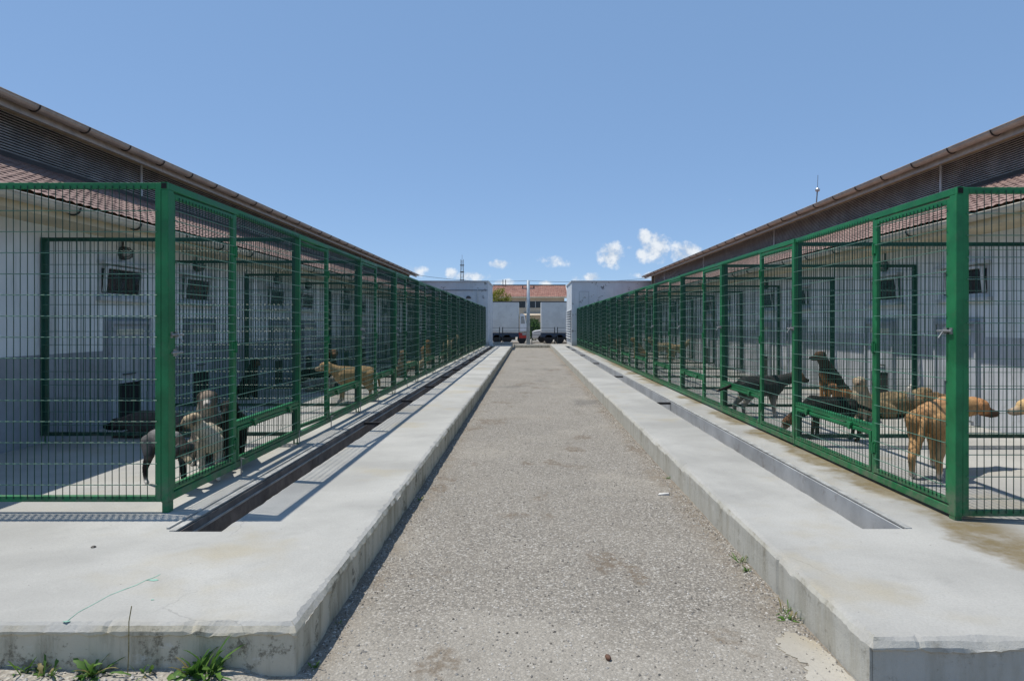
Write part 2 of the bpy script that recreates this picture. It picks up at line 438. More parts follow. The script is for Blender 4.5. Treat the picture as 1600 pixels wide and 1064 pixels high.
# ------------------------------------------------------------------ layout numbers
PATHZ = -.24
KERB = {-1: 1.04, 1: 1.46}          # kerb face
FRONT = {-1: 3.07, 1: 2.92}         # front edge of the slab
CH0 = {-1: 2.00, 1: 2.20}; CH1 = {-1: 2.31, 1: 2.50}; CHY = {-1: 4.44, 1: 4.50}
FX = {-1: 2.576, 1: 2.93}; FY = {-1: 4.90, 1: 4.71}; PER = {-1: 2.77, 1: 2.82}
FTOP = {-1: 2.36, 1: 2.29}; FBOT = {-1: .075, 1: .025}
WALL = {-1: 5.50, 1: 5.90}; NB = 13
YEND = 41.4

# ------------------------------------------------------------------ ground
tag(MB().box((-160, -60, -.45), (160, 260, -.262)).build('ground', M['dirt']), kind='structure')
tag(MB().box((-1.2, -12, -.40), (1.62, 47.2, PATHZ)).build('path', M['asphalt']), kind='structure')
tag(MB().box((-60, 47.2, -.42), (60, 64, PATHZ-.006)).build('road', M['asphalt']), kind='structure')
tag(MB().box((1.62, -12, -.42), (14, FRONT[1]+.3, PATHZ-.004)).build('forecourt', M['asphalt']), kind='structure')

m = MB(); nx, ny = 70, 40
for j in range(ny+1):
    for i in range(nx+1):
        x = -9+7.98*(1-(1-i/nx)**2.2); y = 3.09-6*(j/ny)**2
        z = -.205+.018*nz(x*2.3, y*2.3, 4)+.008*nz(x*11, y*11, 8)-.09*max(0, min(1, (x+1.34)/.28))**2
        m.v.append((x, y, z))
for j in range(ny):
    for i in range(nx): m.face((j*(nx+1)+i, j*(nx+1)+i+1, (j+1)*(nx+1)+i+1, (j+1)*(nx+1)+i))
tag(m.build('verge', M['dirt'], smooth=True), kind='structure')

def slab(sg):
    xe, yf, c0, c1, cy = KERB[sg], FRONT[sg], CH0[sg], CH1[sg], CHY[sg]
    XO, YO = 14.5, 45.6
    mb = MB()
    # kerb edge swept round the corner: profile of (inward offset, height)
    prof = [(0, -.34), (0, -.19), (.001, -.10), (0, -.060), (0, -.048), (0, -.032), (.010, -.010), (.030, -.001), (.13, 0)]
    pts = []                                                   # (leg, distance from the corner)
    t = XO-xe; leg0 = []
    s_ = 0.0
    while s_ < XO-xe: leg0.append(s_); s_ += max(.02, .012*s_)
    leg0.append(XO-xe)
    leg1 = []; s_ = 0.0
    while s_ < YO-yf: leg1.append(s_); s_ += max(.022, .013*s_)
    leg1.append(YO-yf)
    # joints cut into the kerb face
    joints = [1.05+2.35*i+random.uniform(-.2, .2) for i in range(18)]
    jset = {min(leg1, key=lambda v: abs(v-q)) for q in joints}
    rows = []
    for leg, lst in ((0, leg0[::-1]), (1, leg1[1:])):
        for s0 in lst:
            row = []
            x = xe + (s0 if leg == 0 else 0); y = yf + (s0 if leg == 1 else 0)
            k = nz(x*3.1+leg*7, y*3.1, sg*5); k2 = nz(x*14, y*14, sg*3+9)
            chip = max(0, nz(x*2.2, y*2.2, sg*11+30)-.20)*.042 + max(0, k2-.25)*.024
            corner = math.exp(-s0/.10)*(.020 if sg > 0 else .010)
            fade = 1/(1+.05*s0)
            lip = (.013 if leg == 0 else (.007 if sg < 0 else .0))*(1+.8*k)
            for j, (o, z) in enumerate(prof):
                o2, z2 = o, z
                if j <= 3: o2 += lip
                if j in (3, 4): z2 += .016*k2*(1 if leg == 0 or sg < 0 else .3) - .012*k
                if 1 <= j <= 5: o2 += .006*k + .003*k2 + corner*.7
                if j == 5: o2 += chip*.35; z2 -= chip*.8 + corner*.6 + .006*abs(k2)
                if j == 6: o2 += .012*abs(k)+chip*.8+corner; z2 -= chip*.55 + .004*abs(k2) + corner*.4
                if j == 7: o2 += .02*abs(k2)+chip; z2 -= .0015*abs(k2)
                if leg == 1 and j <= 6 and s0 in jset: o2 += .014
                if leg == 0: px, py = xe + max(s0, o2), yf + o2
                else: px, py = xe + o2, yf + max(s0, o2)
                row.append((sg*px, py, z2))
            rows.append(row)
    o = len(mb.v)
    for r in rows: mb.v += r
    n = len(prof)
    for i in range(len(rows)-1):
        for j in range(n-1): mb.face((o+i*n+j, o+(i+1)*n+j, o+(i+1)*n+j+1, o+i*n+j+1))
    # flat top with the channel left open
    ys = [yf+.13]
    y = cy
    fine = []
    while y < YEND: fine.append(y); y += max(.06, .012*y)
    fine.append(YEND)
    ys += fine + [YO]
    xs = [xe+.13, c0, c1, XO]
    o = len(mb.v); W = 4
    for y in ys:
        inn = cy <= y <= YEND
        j0 = .010*nz(y*4, sg, 3)+.006*nz(y*15, sg, 8) if inn else 0
        j1 = .004*nz(y*5, sg, 30)
        mb.v += [(sg*xs[0], y, 0), (sg*(xs[1]-j0), y, 0), (sg*(xs[2]+j1), y, 0), (sg*xs[3], y, 0)]
    for i in range(len(ys)-1):
        for j in range(3):
            if j == 1 and 0 < i < len(ys)-2: continue
            mb.face((o+i*W+j, o+i*W+j+1, o+(i+1)*W+j+1, o+(i+1)*W+j))
    # channel sides in concrete
    b = len(mb.v); idx = list(range(1, len(ys)-1))
    for i in idx:
        mb.v.append((mb.v[o+i*W+1][0], ys[i], -.30)); mb.v.append((mb.v[o+i*W+2][0], ys[i], -.30))
    for q in range(len(idx)-1):
        i = idx[q]
        mb.face((o+i*W+1, o+(i+1)*W+1, b+2*q+2, b+2*q)); mb.face((o+i*W+2, o+(i+1)*W+2, b+2*q+3, b+2*q+1))
    mb.face((o+idx[0]*W+1, o+idx[0]*W+2, b+1, b))
    e = idx[-1]; mb.face((o+e*W+1, o+e*W+2, b+2*len(idx)-1, b+2*len(idx)-2))
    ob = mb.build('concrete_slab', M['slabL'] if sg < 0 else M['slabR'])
    tag(ob, kind='structure')
    ob['label'] = f'raised concrete slab with kerb on the {SIDE[sg]} of the path'
    # drain channel lining
    ch = empty('drain_channel', (0, 0, 0), f'open drain channel along the foot of the {SIDE[sg]} fence', 'drain')
    mat = M['chanL'] if sg < 0 else M['chanR']
    m = MB().box((sg*(c0+.004), cy+.03, -.31), (sg*(c1-.004), YEND-.03, -.285)); m.build('channel_floor', mat, ch)
    for nm, xa, xb in (('outer_lining', c1-.022, c1-.006), ('inner_lining', c0+.018, c0+.030)):
        yy = cy+.012
        L = 5.6 if sg > 0 else 2.77
        if nm == 'outer_lining':
            while yy < YEND-.1:
                y2 = min(yy+L-.006, YEND-.02)
                MB().box((sg*xa, yy, -.285), (sg*xb, y2, -.012)).build('lining_panel', mat, ch)
                yy += L
        else: MB().box((sg*xa, yy, -.285), (sg*xb, YEND-.02, -.03)).build(nm, mat, ch)
    MB().box((sg*(c1-.012), cy+.004, -.004), (sg*(c1+.030), YEND, .006)).build('rim_angle', M['rim'], ch)
    if sg < 0:
        MB().box((sg*(c1-.036), cy+.02, -.075), (sg*(c1-.024), YEND, -.06)).build('lower_ledge', M['rim'], ch)
        MB().box((sg*(c1+.055), cy+.05, .001), (sg*(c1+.072), YEND, .012)).build('rim_angle', M['rim'], ch)
    yb = 9.5 if sg < 0 else 11.9
    while yb < YEND-1:
        MB().box((sg*(c0+.032), yb, -.055), (sg*(c1-.024), yb+.05, -.02)).build('cross_bar', M['bracket'], ch)
        yb += 2.77 if sg < 0 else 6.0
for sg in (-1, 1): slab(sg)
tag(MB().box((-1.0, 45.4, PATHZ-.02), (1.42, 45.75, -.09)).box((-1.0, 46.0, PATHZ-.02), (1.42, 46.5, -.05)).build('end_step', M['slabL'], bevel=.01), kind='structure')
tag(MB().box((-2.35, 44.2, 0), (-1.05, 45.55, .13)).build('raised_step', M['slabR'], bevel=.012), kind='structure')

# ------------------------------------------------------------------ kennel fences
WR = .0030
def wires(mb, u0, u1, z0, z1, put, du=.05, dz=.15, over=.02, r=WR, zoff=0):
    """welded mesh: put(u, off, z) maps panel coordinates to local space"""
    n = max(2, int(round((u1-u0)/du)))
    for i in range(1, n):
        u = u0+(u1-u0)*i/n
        b = random.gauss(0, .0022)
        zm = z0+(z1-z0)*random.uniform(.3, .7)
        mb.tube(put(u, 0, z0-over), put(u+b, random.gauss(0, .002), zm), r, 5, caps=False)
        mb.tube(put(u+b, 0, zm), put(u, 0, z1+over), r, 5, caps=False)
    z = z0+dz*.55+zoff; mb.cur = 1
    while z < z1-.02:
        mb.tube(put(u0-over, -2*r, z), put(u1+over, -2*r, z), r*1.08, 5, caps=False); z += dz
    mb.cur = 0
    return mb

def fence_kit(sg):
    """meshes of one bay; local x = away from the path * sg, y along the fence, z up, origin on the slab under the post"""
    P = PER[sg]; T = FTOP[sg]; B = FBOT[sg]
    X = lambda a: sg*a
    k = {}
    pw, gw = .050, 1.075
    def bx(*boxes):
        m = MB()
        for a, b in boxes: m.box((X(a[0]), a[1], a[2]), (X(b[0]), b[1], b[2]))
        return m
    k['post'] = bx(((0, 0, B), (.046, pw, T-.052))).mesh('post', M['green'])
    k['post_first'] = bx(((-.004, -.03, B), (.046, .050, T-.052))).mesh('post', M['green'])
    k['top_rail'] = bx(((0, 0, T-.05), (.05, P-.002, T))).mesh('top_rail', M['green'])
    k['bottom_rail'] = bx(((0, pw+.002, B), (.05, P-.002, B+.055))).mesh('bottom_rail', M['green'])
    k['mullion'] = bx(((.002, gw+.012, B+.057), (.042, gw+.054, T-.052))).mesh('mullion', M['green'])
    # gate leaf, origin at its hinge (at y = gw)
    g0, g1 = pw+.010-gw-.006, 0.0
    za, zb = B+.068, T-.062
    f = .040
    k['gate'] = bx(((-.004, g0, za), (.030, g0+f, zb)), ((-.004, g1-f, za), (.030, g1, zb)),
                   ((-.0035, g0+f, zb-f), (.0295, g1-f, zb)), ((-.0035, g0+f, za), (.0295, g1-f, za+f))).mesh('gate', M['green'])
    k['gate_y'] = gw+.006
    k['gate_wire'] = wires(MB(), g0+f, g1-f, za+f, zb-f, lambda u, o, z: (X(-.007+o), u, z), dz=.15 if sg > 0 else .075).mesh('wire_mesh', [M['wire'], M['wire_lit']], True)
    zl = 1.30 if sg > 0 else 1.27
    m = MB(); m.tube((X(-.028), g0-.06, zl), (X(-.028), g0+.10, zl), .008, 8)
    m.box((X(-.02), g0-.055, zl-.022), (X(-.005), g0-.025, zl+.022)).box((X(-.02), g0+.005, zl-.022), (X(-.005), g0+.04, zl+.022))
    m.tube((X(-.028), g0+.03, zl), (X(-.060), g0+.035, zl-.05), .006, 6)
    if sg < 0: m.tube((X(-.028), g0-.05, zl-.13), (X(-.028), g0+.09, zl-.13), .008, 8).box((X(-.02), g0-.02, zl-.155), (X(-.005), g0+.03, zl-.105))
    k['latch'] = m.mesh('latch', M['steel'])
    k['hinge'] = MB().tube((X(-.012), .004, -.05), (X(-.012), .004, .05), .010, 8).box((X(-.012), -.03, -.035), (X(-.006), .03, .035)).mesh('hinge', M['green'])
    # fixed panel and food hatch
    p0, p1 = gw+.056, P-.004
    zh = .46
    k['panel_wire'] = wires(MB(), p0, p1, zh+.03, T-.05, lambda u, o, z: (X(-.006+o), u, z)).mesh('wire_mesh', [M['wire'], M['wire_lit']], True)
    k['hatch_rail'] = bx(((.004, p0, zh-.018), (.056, p1, zh+.03))).mesh('hatch_rail', M['green'])
    h0, h1, hz0, hz1 = p0+.012, p1-.02, B+.062, zh-.026
    f = .036
    k['hatch'] = bx(((0, h0, hz0), (.034, h0+f, hz1)), ((0, h1-f, hz0), (.034, h1, hz1)),
                    ((.0006, h0+f, hz0), (.0334, h1-f, hz0+f)), ((.0006, h0+f, hz1-f), (.0334, h1-f, hz1))).mesh('hatch', M['green'])
    k['hatch_wire'] = wires(MB(), h0+f, h1-f, hz0+f, hz1-f, lambda u, o, z: (X(-.004+o), u, z), over=.015).mesh('wire_mesh', [M['wire'], M['wire_lit']], True)
    k['hatch_hinge'] = MB().box((X(-.022), -.035, -.012), (X(.0), .035, .012)).box((X(-.022), -.02, -.05), (X(-.010), .02, -.012)).mesh('hatch_hinge', M['green'])
    k['hz1'] = hz1+.012; k['hh'] = (h0+(h1-h0)*.22, h0+(h1-h0)*.80)
    k['foot'] = MB().tube((X(.03), .02, B+.002), (X(.03), .02, .002), .007, 8).box((X(.0), -.006, .001), (X(.06), .046, .008)).mesh('foot', M['green'])
    k['foot_big'] = MB().box((X(-.002), -.02, .001), (X(.044), .045, B-.001)).mesh('foot', M['green'])
    k['tube_end'] = bx(((.006, -.0312, T-.045), (.045, -.0292, T-.006))).mesh('tube_end', M['hole'])
    k['rod'] = MB().tube((X(-.016), 0, .16), (X(-.016), 0, .006), .006, 6).tube((X(-.016), 0, .15), (X(-.05), 0, .15), .005, 6).mesh('drop_rod', M['steel'])
    return k

def fence(sg):
    k = fence_kit(sg); P = PER[sg]
    for i in range(NB):
        loc = (sg*FX[sg], FY[sg]+i*P, 0)
        lab = f'green wire mesh fence bay with gate and food hatch, {ORD[i]} in the {SIDE[sg]} row'
        t = empty('fence_bay', loc, lab, 'fence', f'kennel fence bays along the {SIDE[sg]} of the path')
        bv = .004 if i < 3 else 0
        t.rotation_euler = (R(random.uniform(-.12, .12)), R(random.uniform(-.25, .25)), R(random.uniform(-.10, .10)))
        link('post', k['post_first'] if i == 0 else k['post'], t, bevel=bv)
        link('top_rail', k['top_rail'], t, bevel=bv); link('bottom_rail', k['bottom_rail'], t, bevel=bv)
        link('mullion', k['mullion'], t, bevel=bv)
        if i == 0:
            link('tube_end', k['tube_end'], t)
            MB().box((sg*0.0, -.03, FTOP[sg]-.05), (sg*.05, -.001, FTOP[sg])).build('rail_end', M['green'], t)
        gt = link('gate', k['gate'], t, (0, k['gate_y'], 0), bevel=bv)
        gt.rotation_euler.z = R(sg*random.uniform(0, .9))
        if sg < 0 and i == 1: gt.rotation_euler.z = R(-4.5)
        if sg < 0 and i == 0: gt.rotation_euler.z = R(-.8)
        link('wire_mesh', k['gate_wire'], gt)
        if i < 8:
            link('latch', k['latch'], gt)
            for hz in (.30, 1.15, 1.98): link('hinge', k['hinge'], gt, (0, 0, hz))
        link('wire_mesh', k['panel_wire'], t)
        link('hatch_rail', k['hatch_rail'], t, bevel=bv)
        h = link('hatch', k['hatch'], t, bevel=bv); link('wire_mesh', k['hatch_wire'], h)
        if i < 9:
            for y in k['hh']: link('hatch_hinge', k['hatch_hinge'], h, (0, y, k['hz1']))
        link('foot', k['foot_big'] if i == 0 else k['foot'], t)
        if sg < 0 and i < 6:
            link('drop_rod', k['rod'], t, (0, k['gate_y']+.10, 0)); link('drop_rod', k['rod'], t, (0, P-.05, 0))
        if i == NB-1: link('post', k['post'], t, (0, P+.002, 0))
    # partitions reaching back to the building wall
    D = WALL[sg]-FX[sg]
    x0, x1 = .048, D-.012
    def part_meshes(T, B, front=False):
        X = lambda a: sg*a
        kk = {}
        f = .042
        m = MB()
        for a, b in (((x0, 0, B), (x0+f, f, T)), ((x1-f-.012, 0, B), (x1, f+.012, T)), ((x0+f, .001, T-f), (x1-f-.012, f-.001, T)), ((x0+f, .001, B), (x1-f-.012, f-.001, B+f))):
            m.box((X(a[0]), a[1], a[2]), (X(b[0]), b[1], b[2]))
        kk['frame'] = m.mesh('frame', M['green'] if front else M['green_shaded'])
        kk['wire'] = wires(MB(), x0+f, x1-f-.012, B+f, T-f, lambda u, o, z: (X(u), -.005+o, z)).mesh('wire_mesh', [M['wire'], M['wire_lit']], True)
        kk['foot'] = MB().tube((X(x0+f*.5), f*.5, B+.001), (X(x0+f*.5), f*.5, .002), .009, 8).tube((X(x1-.04), f*.5, B+.001), (X(x1-.04), f*.5, .002), .009, 8).mesh('feet', M['green'])
        return kk
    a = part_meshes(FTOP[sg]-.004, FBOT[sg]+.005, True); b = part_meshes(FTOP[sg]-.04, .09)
    for i in range(NB+1):
        kk = a if i == 0 else b
        w = 'front end of the' if i == 0 else 'far end of the' if i == NB else None
        if w: lab = f'green mesh panel closing the {w} {SIDE[sg]} pens'
        else: lab = f'green mesh partition between the {ORD[i-1]} and {ORD[i]} pens on the {SIDE[sg]}'
        y = FY[sg]+i*PER[sg] + (-.03 if i == 0 else .004)
        t = empty('pen_divider', (sg*FX[sg], y, 0), lab, 'partition', f'mesh partitions across the {SIDE[sg]} pens')
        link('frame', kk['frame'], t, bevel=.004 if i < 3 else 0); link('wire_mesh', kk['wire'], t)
        if i: link('feet', kk['foot'], t)
for sg in (-1, 1): fence(sg)

# ------------------------------------------------------------------ kennel buildings
def kennel(sg):
    W = WALL[sg]; y0, y1 = FY[sg]-.15, YEND-.05
    GX, GZ = (4.90, 2.60) if sg < 0 else (5.30, 2.64)         # lower gutter
    UX, UZ = (6.70, 4.33) if sg < 0 else (6.92, 4.24)         # upper gutter
    CX, CZ = (7.20, 3.66) if sg < 0 else (7.42, 3.62)         # foot of the louvres
    RX, RZ = UX+4.2, UZ+1.15                                   # ridge
    t = empty('kennel_building', (sg*W, y0, 0), f'long low kennel building with louvred roof strip behind the {SIDE[sg]} fence', 'building')
    def b(m, name, mat, par=t, **kw):
        o = m.build(name, mat, None, **kw); o.parent = par; o.matrix_parent_inverse = Matrix.Translation((-sg*W, -y0, 0)) if par is t else Matrix.Identity(4)
        return o
    S = lambda x: sg*x
    dh = 1.0 if sg < 0 else 1.18
    # openings: pairs of windows and doors mirrored about every other partition
    wins = []; y = 8.72
    while y < y1-4:
        wins += [y, y+2.05]; y += 5.6
    wz0, wz1 = 1.70, 2.12
    b(MB().box((S(W), y0, -.02), (S(W+.25), y1, GZ+.25)).box((S(W+.25), y0+.02, -.02), (S(2*RX-W), y1-.02, GZ)), 'wall', M['wallL'])
    b(MB().box((S(CX+.05), y0+.1, GZ), (S(2*RX-CX), y1-.1, UZ-.02)), 'clerestory_wall', M['dark'])
    segs = []; 
    m = MB().box((S(W-.004), y0+.004, 0), (S(W+.02), y1-.004, dh))
    for w in wins:
        m.box((S(W-.0045), w+.10, dh), (S(W+.02), w+1.22, 1.44))
    b(m, 'dado', M['dado'] if sg < 0 else M['dado_sunlit'])
    for i, w in enumerate(wins):
        win = b(MB().box((S(W-.006), w, wz0), (S(W+.03), w+.06, wz1)).box((S(W-.006), w+.98, wz0), (S(W+.03), w+1.04, wz1))
                .box((S(W-.005), w+.06, wz1-.05), (S(W+.03), w+.98, wz1)).box((S(W-.005), w+.06, wz0), (S(W+.03), w+.98, wz0+.05)), 'window', M['winframe'])
        MB().box((S(W-.001), w+.06, wz0+.05), (S(W+.025), w+.98, wz1-.05)).build('pane', M['glass'], win)
        # tilted hopper sash, hinged below
        hs = .035
        for (a0, a1) in ((w+.05, w+.10), (w+.86, w+.90)):
            MB().hexa([(S(W-.02), a0, wz0+.06), (S(W-.045), a0, wz0+.06), (S(W-.045), a1, wz0+.06), (S(W-.02), a1, wz0+.06),
                       (S(W-.02-hs), a0, wz1-.03), (S(W-.045-hs), a0, wz1-.03), (S(W-.045-hs), a1, wz1-.03), (S(W-.02-hs), a1, wz1-.03)]).build('sash_stile', M['winframe'], win)
        MB().box((S(W-.02-hs), w+.10, wz1-.05), (S(W-.045-hs), w+.86, wz1-.02)).build('sash_rail', M['winframe'], win)
        MB().box((S(W-.07), w-.05, wz0-.05), (S(W+.02), w+1.09, wz0-.004)).build('sill', M['winframe'], win)
        MB().box((S(W-.10), w-.03, wz1+.004), (S(W+.02), w+1.07, wz1+.045)).build('lintel', M['winframe'], win)
        # door with dog opening under it
        d0, d1, dt = w+.24, w+1.08, 1.34
        hx0, hx1, hz1 = d0+.14, d1-.16, .55
        dr = b(MB().box((S(W-.030), d0, .06), (S(W+.02), hx0, dt)).box((S(W-.030), hx1, .06), (S(W+.02), d1, dt)).box((S(W-.0295), hx0, hz1), (S(W+.02), hx1, dt)), 'door', M['door'])
        MB().box((S(W-.010), hx0, .05), (S(W+.02), hx1, hz1)).build('opening', M['dark'], dr)
        MB().box((S(W-.06), d0-.05, .02), (S(W+.02), d0-.004, dt+.05)).box((S(W-.06), d1+.004, .02), (S(W+.02), d1+.05, dt+.05)).box((S(W-.059), d0-.004, dt+.004), (S(W+.02), d1+.004, dt+.05)).build('door_frame', M['door'], dr)
        if i < 6:
            MB().box((S(W-.036), d0+.10, dt-.14), (S(W-.0305), d1-.12, dt-.06)).build('notice_strip', M['plate'], dr)
            MB().tube((S(W-.055), hx0+.1, hz1+.12), (S(W-.055), hx0+.36, hz1+.12), .010, 6).tube((S(W-.055), hx0+.1, hz1+.12), (S(W-.028), hx0+.1, hz1+.12), .008, 6).tube((S(W-.055), hx0+.36, hz1+.12), (S(W-.028), hx0+.36, hz1+.12), .008, 6).build('handle', M['lamp'], dr)
    # eaves: soffit, fascia, gutter, brackets
    b(MB().box((S(GX+.10), y0-.3, GZ-.13), (S(W+.02), y1, GZ-.10)), 'soffit', M['cream'])
    b(MB().box((S(GX+.075), y0-.3, GZ-.135), (S(GX+.098), y1, GZ+.03)), 'fascia', M['cream'])
    def gutter(gx, gz, mat, r):
        m = MB(); n = 7; prof = []
        for i in range(n+1):
            a = math.pi + math.pi*i/n; prof.append((gx+r*math.cos(a), gz+r*math.sin(a)))
        for i in range(n, -1, -1):
            a = math.pi + math.pi*i/n; prof.append((gx+(r-.006)*math.cos(a), gz+(r-.006)*math.sin(a)))
        prof = [(S(p), q) for p, q in prof]
        m.prism(prof, 'Y', y0-.35, y1+.02)
        m.tube((S(gx-r), y0-.35, gz), (S(gx-r), y1+.02, gz), .009, 6)
        return b(m, 'gutter', mat, smooth=False)
    def brackets(gu, gx, gz, r, step):
        pts = []
        for i in range(9):
            a = math.pi + math.pi*i/8; pts.append((S(gx+(r+.008)*math.cos(a)), 0, gz+(r+.008)*math.sin(a)))
        m = MB()
        for p, q in zip(pts, pts[1:]): m.tube((p[0], 0, p[2]), (q[0], 0, q[2]), .011, 5)
        me = m.mesh('gutter_bracket', M['bracket'])
        y = y0+.3
        while y < y1: link('gutter_bracket', me, gu, (0, y, 0)); y += step
    gu = gutter(GX, GZ, M['gutter2'], .072); brackets(gu, GX, GZ, .072, 1.15)
    # lower tiled roof: waves across, courses stepping down
    def tiles(xa, za, xb, zb, name, mat=M['tile']):
        L = math.hypot(xb-xa, zb-za); nr = max(2, int(round(L/.20))); nw = int((y1-y0+.5)/.15)
        m = MB(); ny = nw*4+1
        up = Vector((-(zb-za), 0, xb-xa)).normalized()
        if up.z < 0: up = -up
        for r in range(nr):
            for e, lift in ((0, .016), (1, .003)):
                tt = (r+e)/nr
                for j in range(ny):
                    y = y0-.3+(y1-y0+.3)*j/(ny-1)
                    hgt = lift+.014*(1+math.cos(2*math.pi*j/4))*.5+.004*nz(j*.3, r*1.7, sg)
                    x = xa+(xb-xa)*tt+up.x*hgt; z = za+(zb-za)*tt+up.z*hgt
                    m.v.append((S(x), y, z))
        for r in range(nr*2-1):
            for j in range(ny-1): m.face((r*ny+j, r*ny+j+1, (r+1)*ny+j+1, (r+1)*ny+j))
        return b(m, name, mat)
    tiles(GX-.01, GZ+.035, CX, CZ-.02, 'tiled_roof')
    b(MB().hexa([(S(GX+.02), y0-.28, GZ-.0), (S(CX), y0-.28, CZ-.10), (S(CX), y1, CZ-.10), (S(GX+.02), y1, GZ-.0),
                 (S(GX+.02), y0-.28, GZ+.03), (S(CX), y0-.28, CZ-.03), (S(CX), y1, CZ-.03), (S(GX+.02), y1, GZ+.03)]), 'roof_deck', M['cream'])
    b(MB().box((S(CX-.06), y0, CZ-.03), (S(CX+.03), y1, CZ+.045)), 'flashing', M['bracket'])
    # louvres
    ztop = UZ-.05; n = 15
    lv = MB(); pit = (ztop-CZ-.05)/n
    for i in range(n):
        z = CZ+.055+i*pit
        lv.hexa([(S(CX-.030), y0+.05, z), (S(CX+.005), y0+.05, z+pit*.66), (S(CX+.005), y1-1.2, z+pit*.66), (S(CX-.030), y1-1.2, z),
                 (S(CX-.036), y0+.05, z+.005), (S(CX-.001), y0+.05, z+pit*.66+.005), (S(CX-.001), y1-1.2, z+pit*.66+.005), (S(CX-.036), y1-1.2, z+.005)])
    o = b(lv, 'louvre_slats', M['louvre']); o['kind'] = 'stuff'
    yy = 12.6 if sg < 0 else 12.2
    yy -= 8.3
    while yy < y1-1:
        if yy > y0: b(MB().box((S(CX-.05), yy, CZ+.046), (S(CX-.031), yy+.05, ztop)), 'louvre_post', M['winframe'])
        yy += 8.3
    b(MB().box((S(CX-.03), y1-1.15, CZ+.05), (S(CX+.03), y1-1.05, ztop)).box((S(CX-.03), y1-.35, CZ+.05), (S(CX+.03), y1-.25, ztop)), 'end_post', M['cream'])
    # upper eave
    b(MB().box((S(UX+.085), y0-.4, UZ-.17), (S(UX+.11), y1, UZ-.0)), 'upper_fascia', M['gutter'])
    b(MB().box((S(UX+.112), y0-.38, UZ-.05), (S(CX+.06), y1-.01, UZ-.03)), 'upper_soffit', M['cream'])
    gu = gutter(UX, UZ-.02, M['gutter'], .080); brackets(gu, UX, UZ-.02, .080, 1.05)
    tiles(UX+.05, UZ-.045, RX, RZ, 'upper_roof')
    tiles(2*RX-UX-.05, UZ-.045, RX, RZ, 'rear_roof')
    b(MB().prism([(S(UX+.12), UZ-.02), (S(RX), RZ-.06), (S(2*RX-UX-.12), UZ-.02)], 'Y', y0-.05, y1-.05), 'gable', M['wallL'])
    for i, w in enumerate(wins[:5]):
        l = empty('wall_lamp', (S(W), w+.5, 2.30), f'round caged wall lamp above the {ORD[i]} small window on the {SIDE[sg]} building', 'lamp', 'wall lamps over the kennel windows')
        MB().lathe([(.085, 0), (.09, .02), (.09, .05), (.02, .07)], 14, axis='X').build('base', M['lamp'], l).scale = (-sg, 1, 1)
        q = MB().lathe([(.07, .05), (.075, .08), (.06, .12), (.02, .145)], 14, axis='X').build('globe', M['lampglass'], l, smooth=True); q.scale = (-sg, 1, 1)
        m = MB()
        for a in range(4):
            an = a*math.pi/4; cy, cz = math.cos(an)*.088, math.sin(an)*.088
            m.path([(.04, cy, cz), (.12, cy*.8, cz*.8), (.155, 0, 0), (.12, -cy*.8, -cz*.8), (.04, -cy, -cz)], .005, 5)
        m.build('cage', M['lamp'], l).scale = (-sg, 1, 1)
        MB().tube((-sg*.02, 0, .085), (-sg*.02, 0, .26), .012, 6).build('conduit', M['lamp'], l)
for sg in (-1, 1): kennel(sg)

# rod antenna on the right roof
t = empty('rod_antenna', (9.0, 21.4, 4.86), 'thin rod antenna with a ball on the right roof', 'antenna')
MB().tube((0, 0, 0), (.05, 0, .65), .02, 6).build('mount', M['mast'], t)
MB().lathe([(.02, -.06), (.07, -.03), (.075, .02), (.03, .07)], 10, (.055, 0, .68)).build('ball', M['rimw'], t)
MB().tube((.055, 0, .74), (.07, 0, 1.15), .008, 5).build('rod', M['mast'], t)

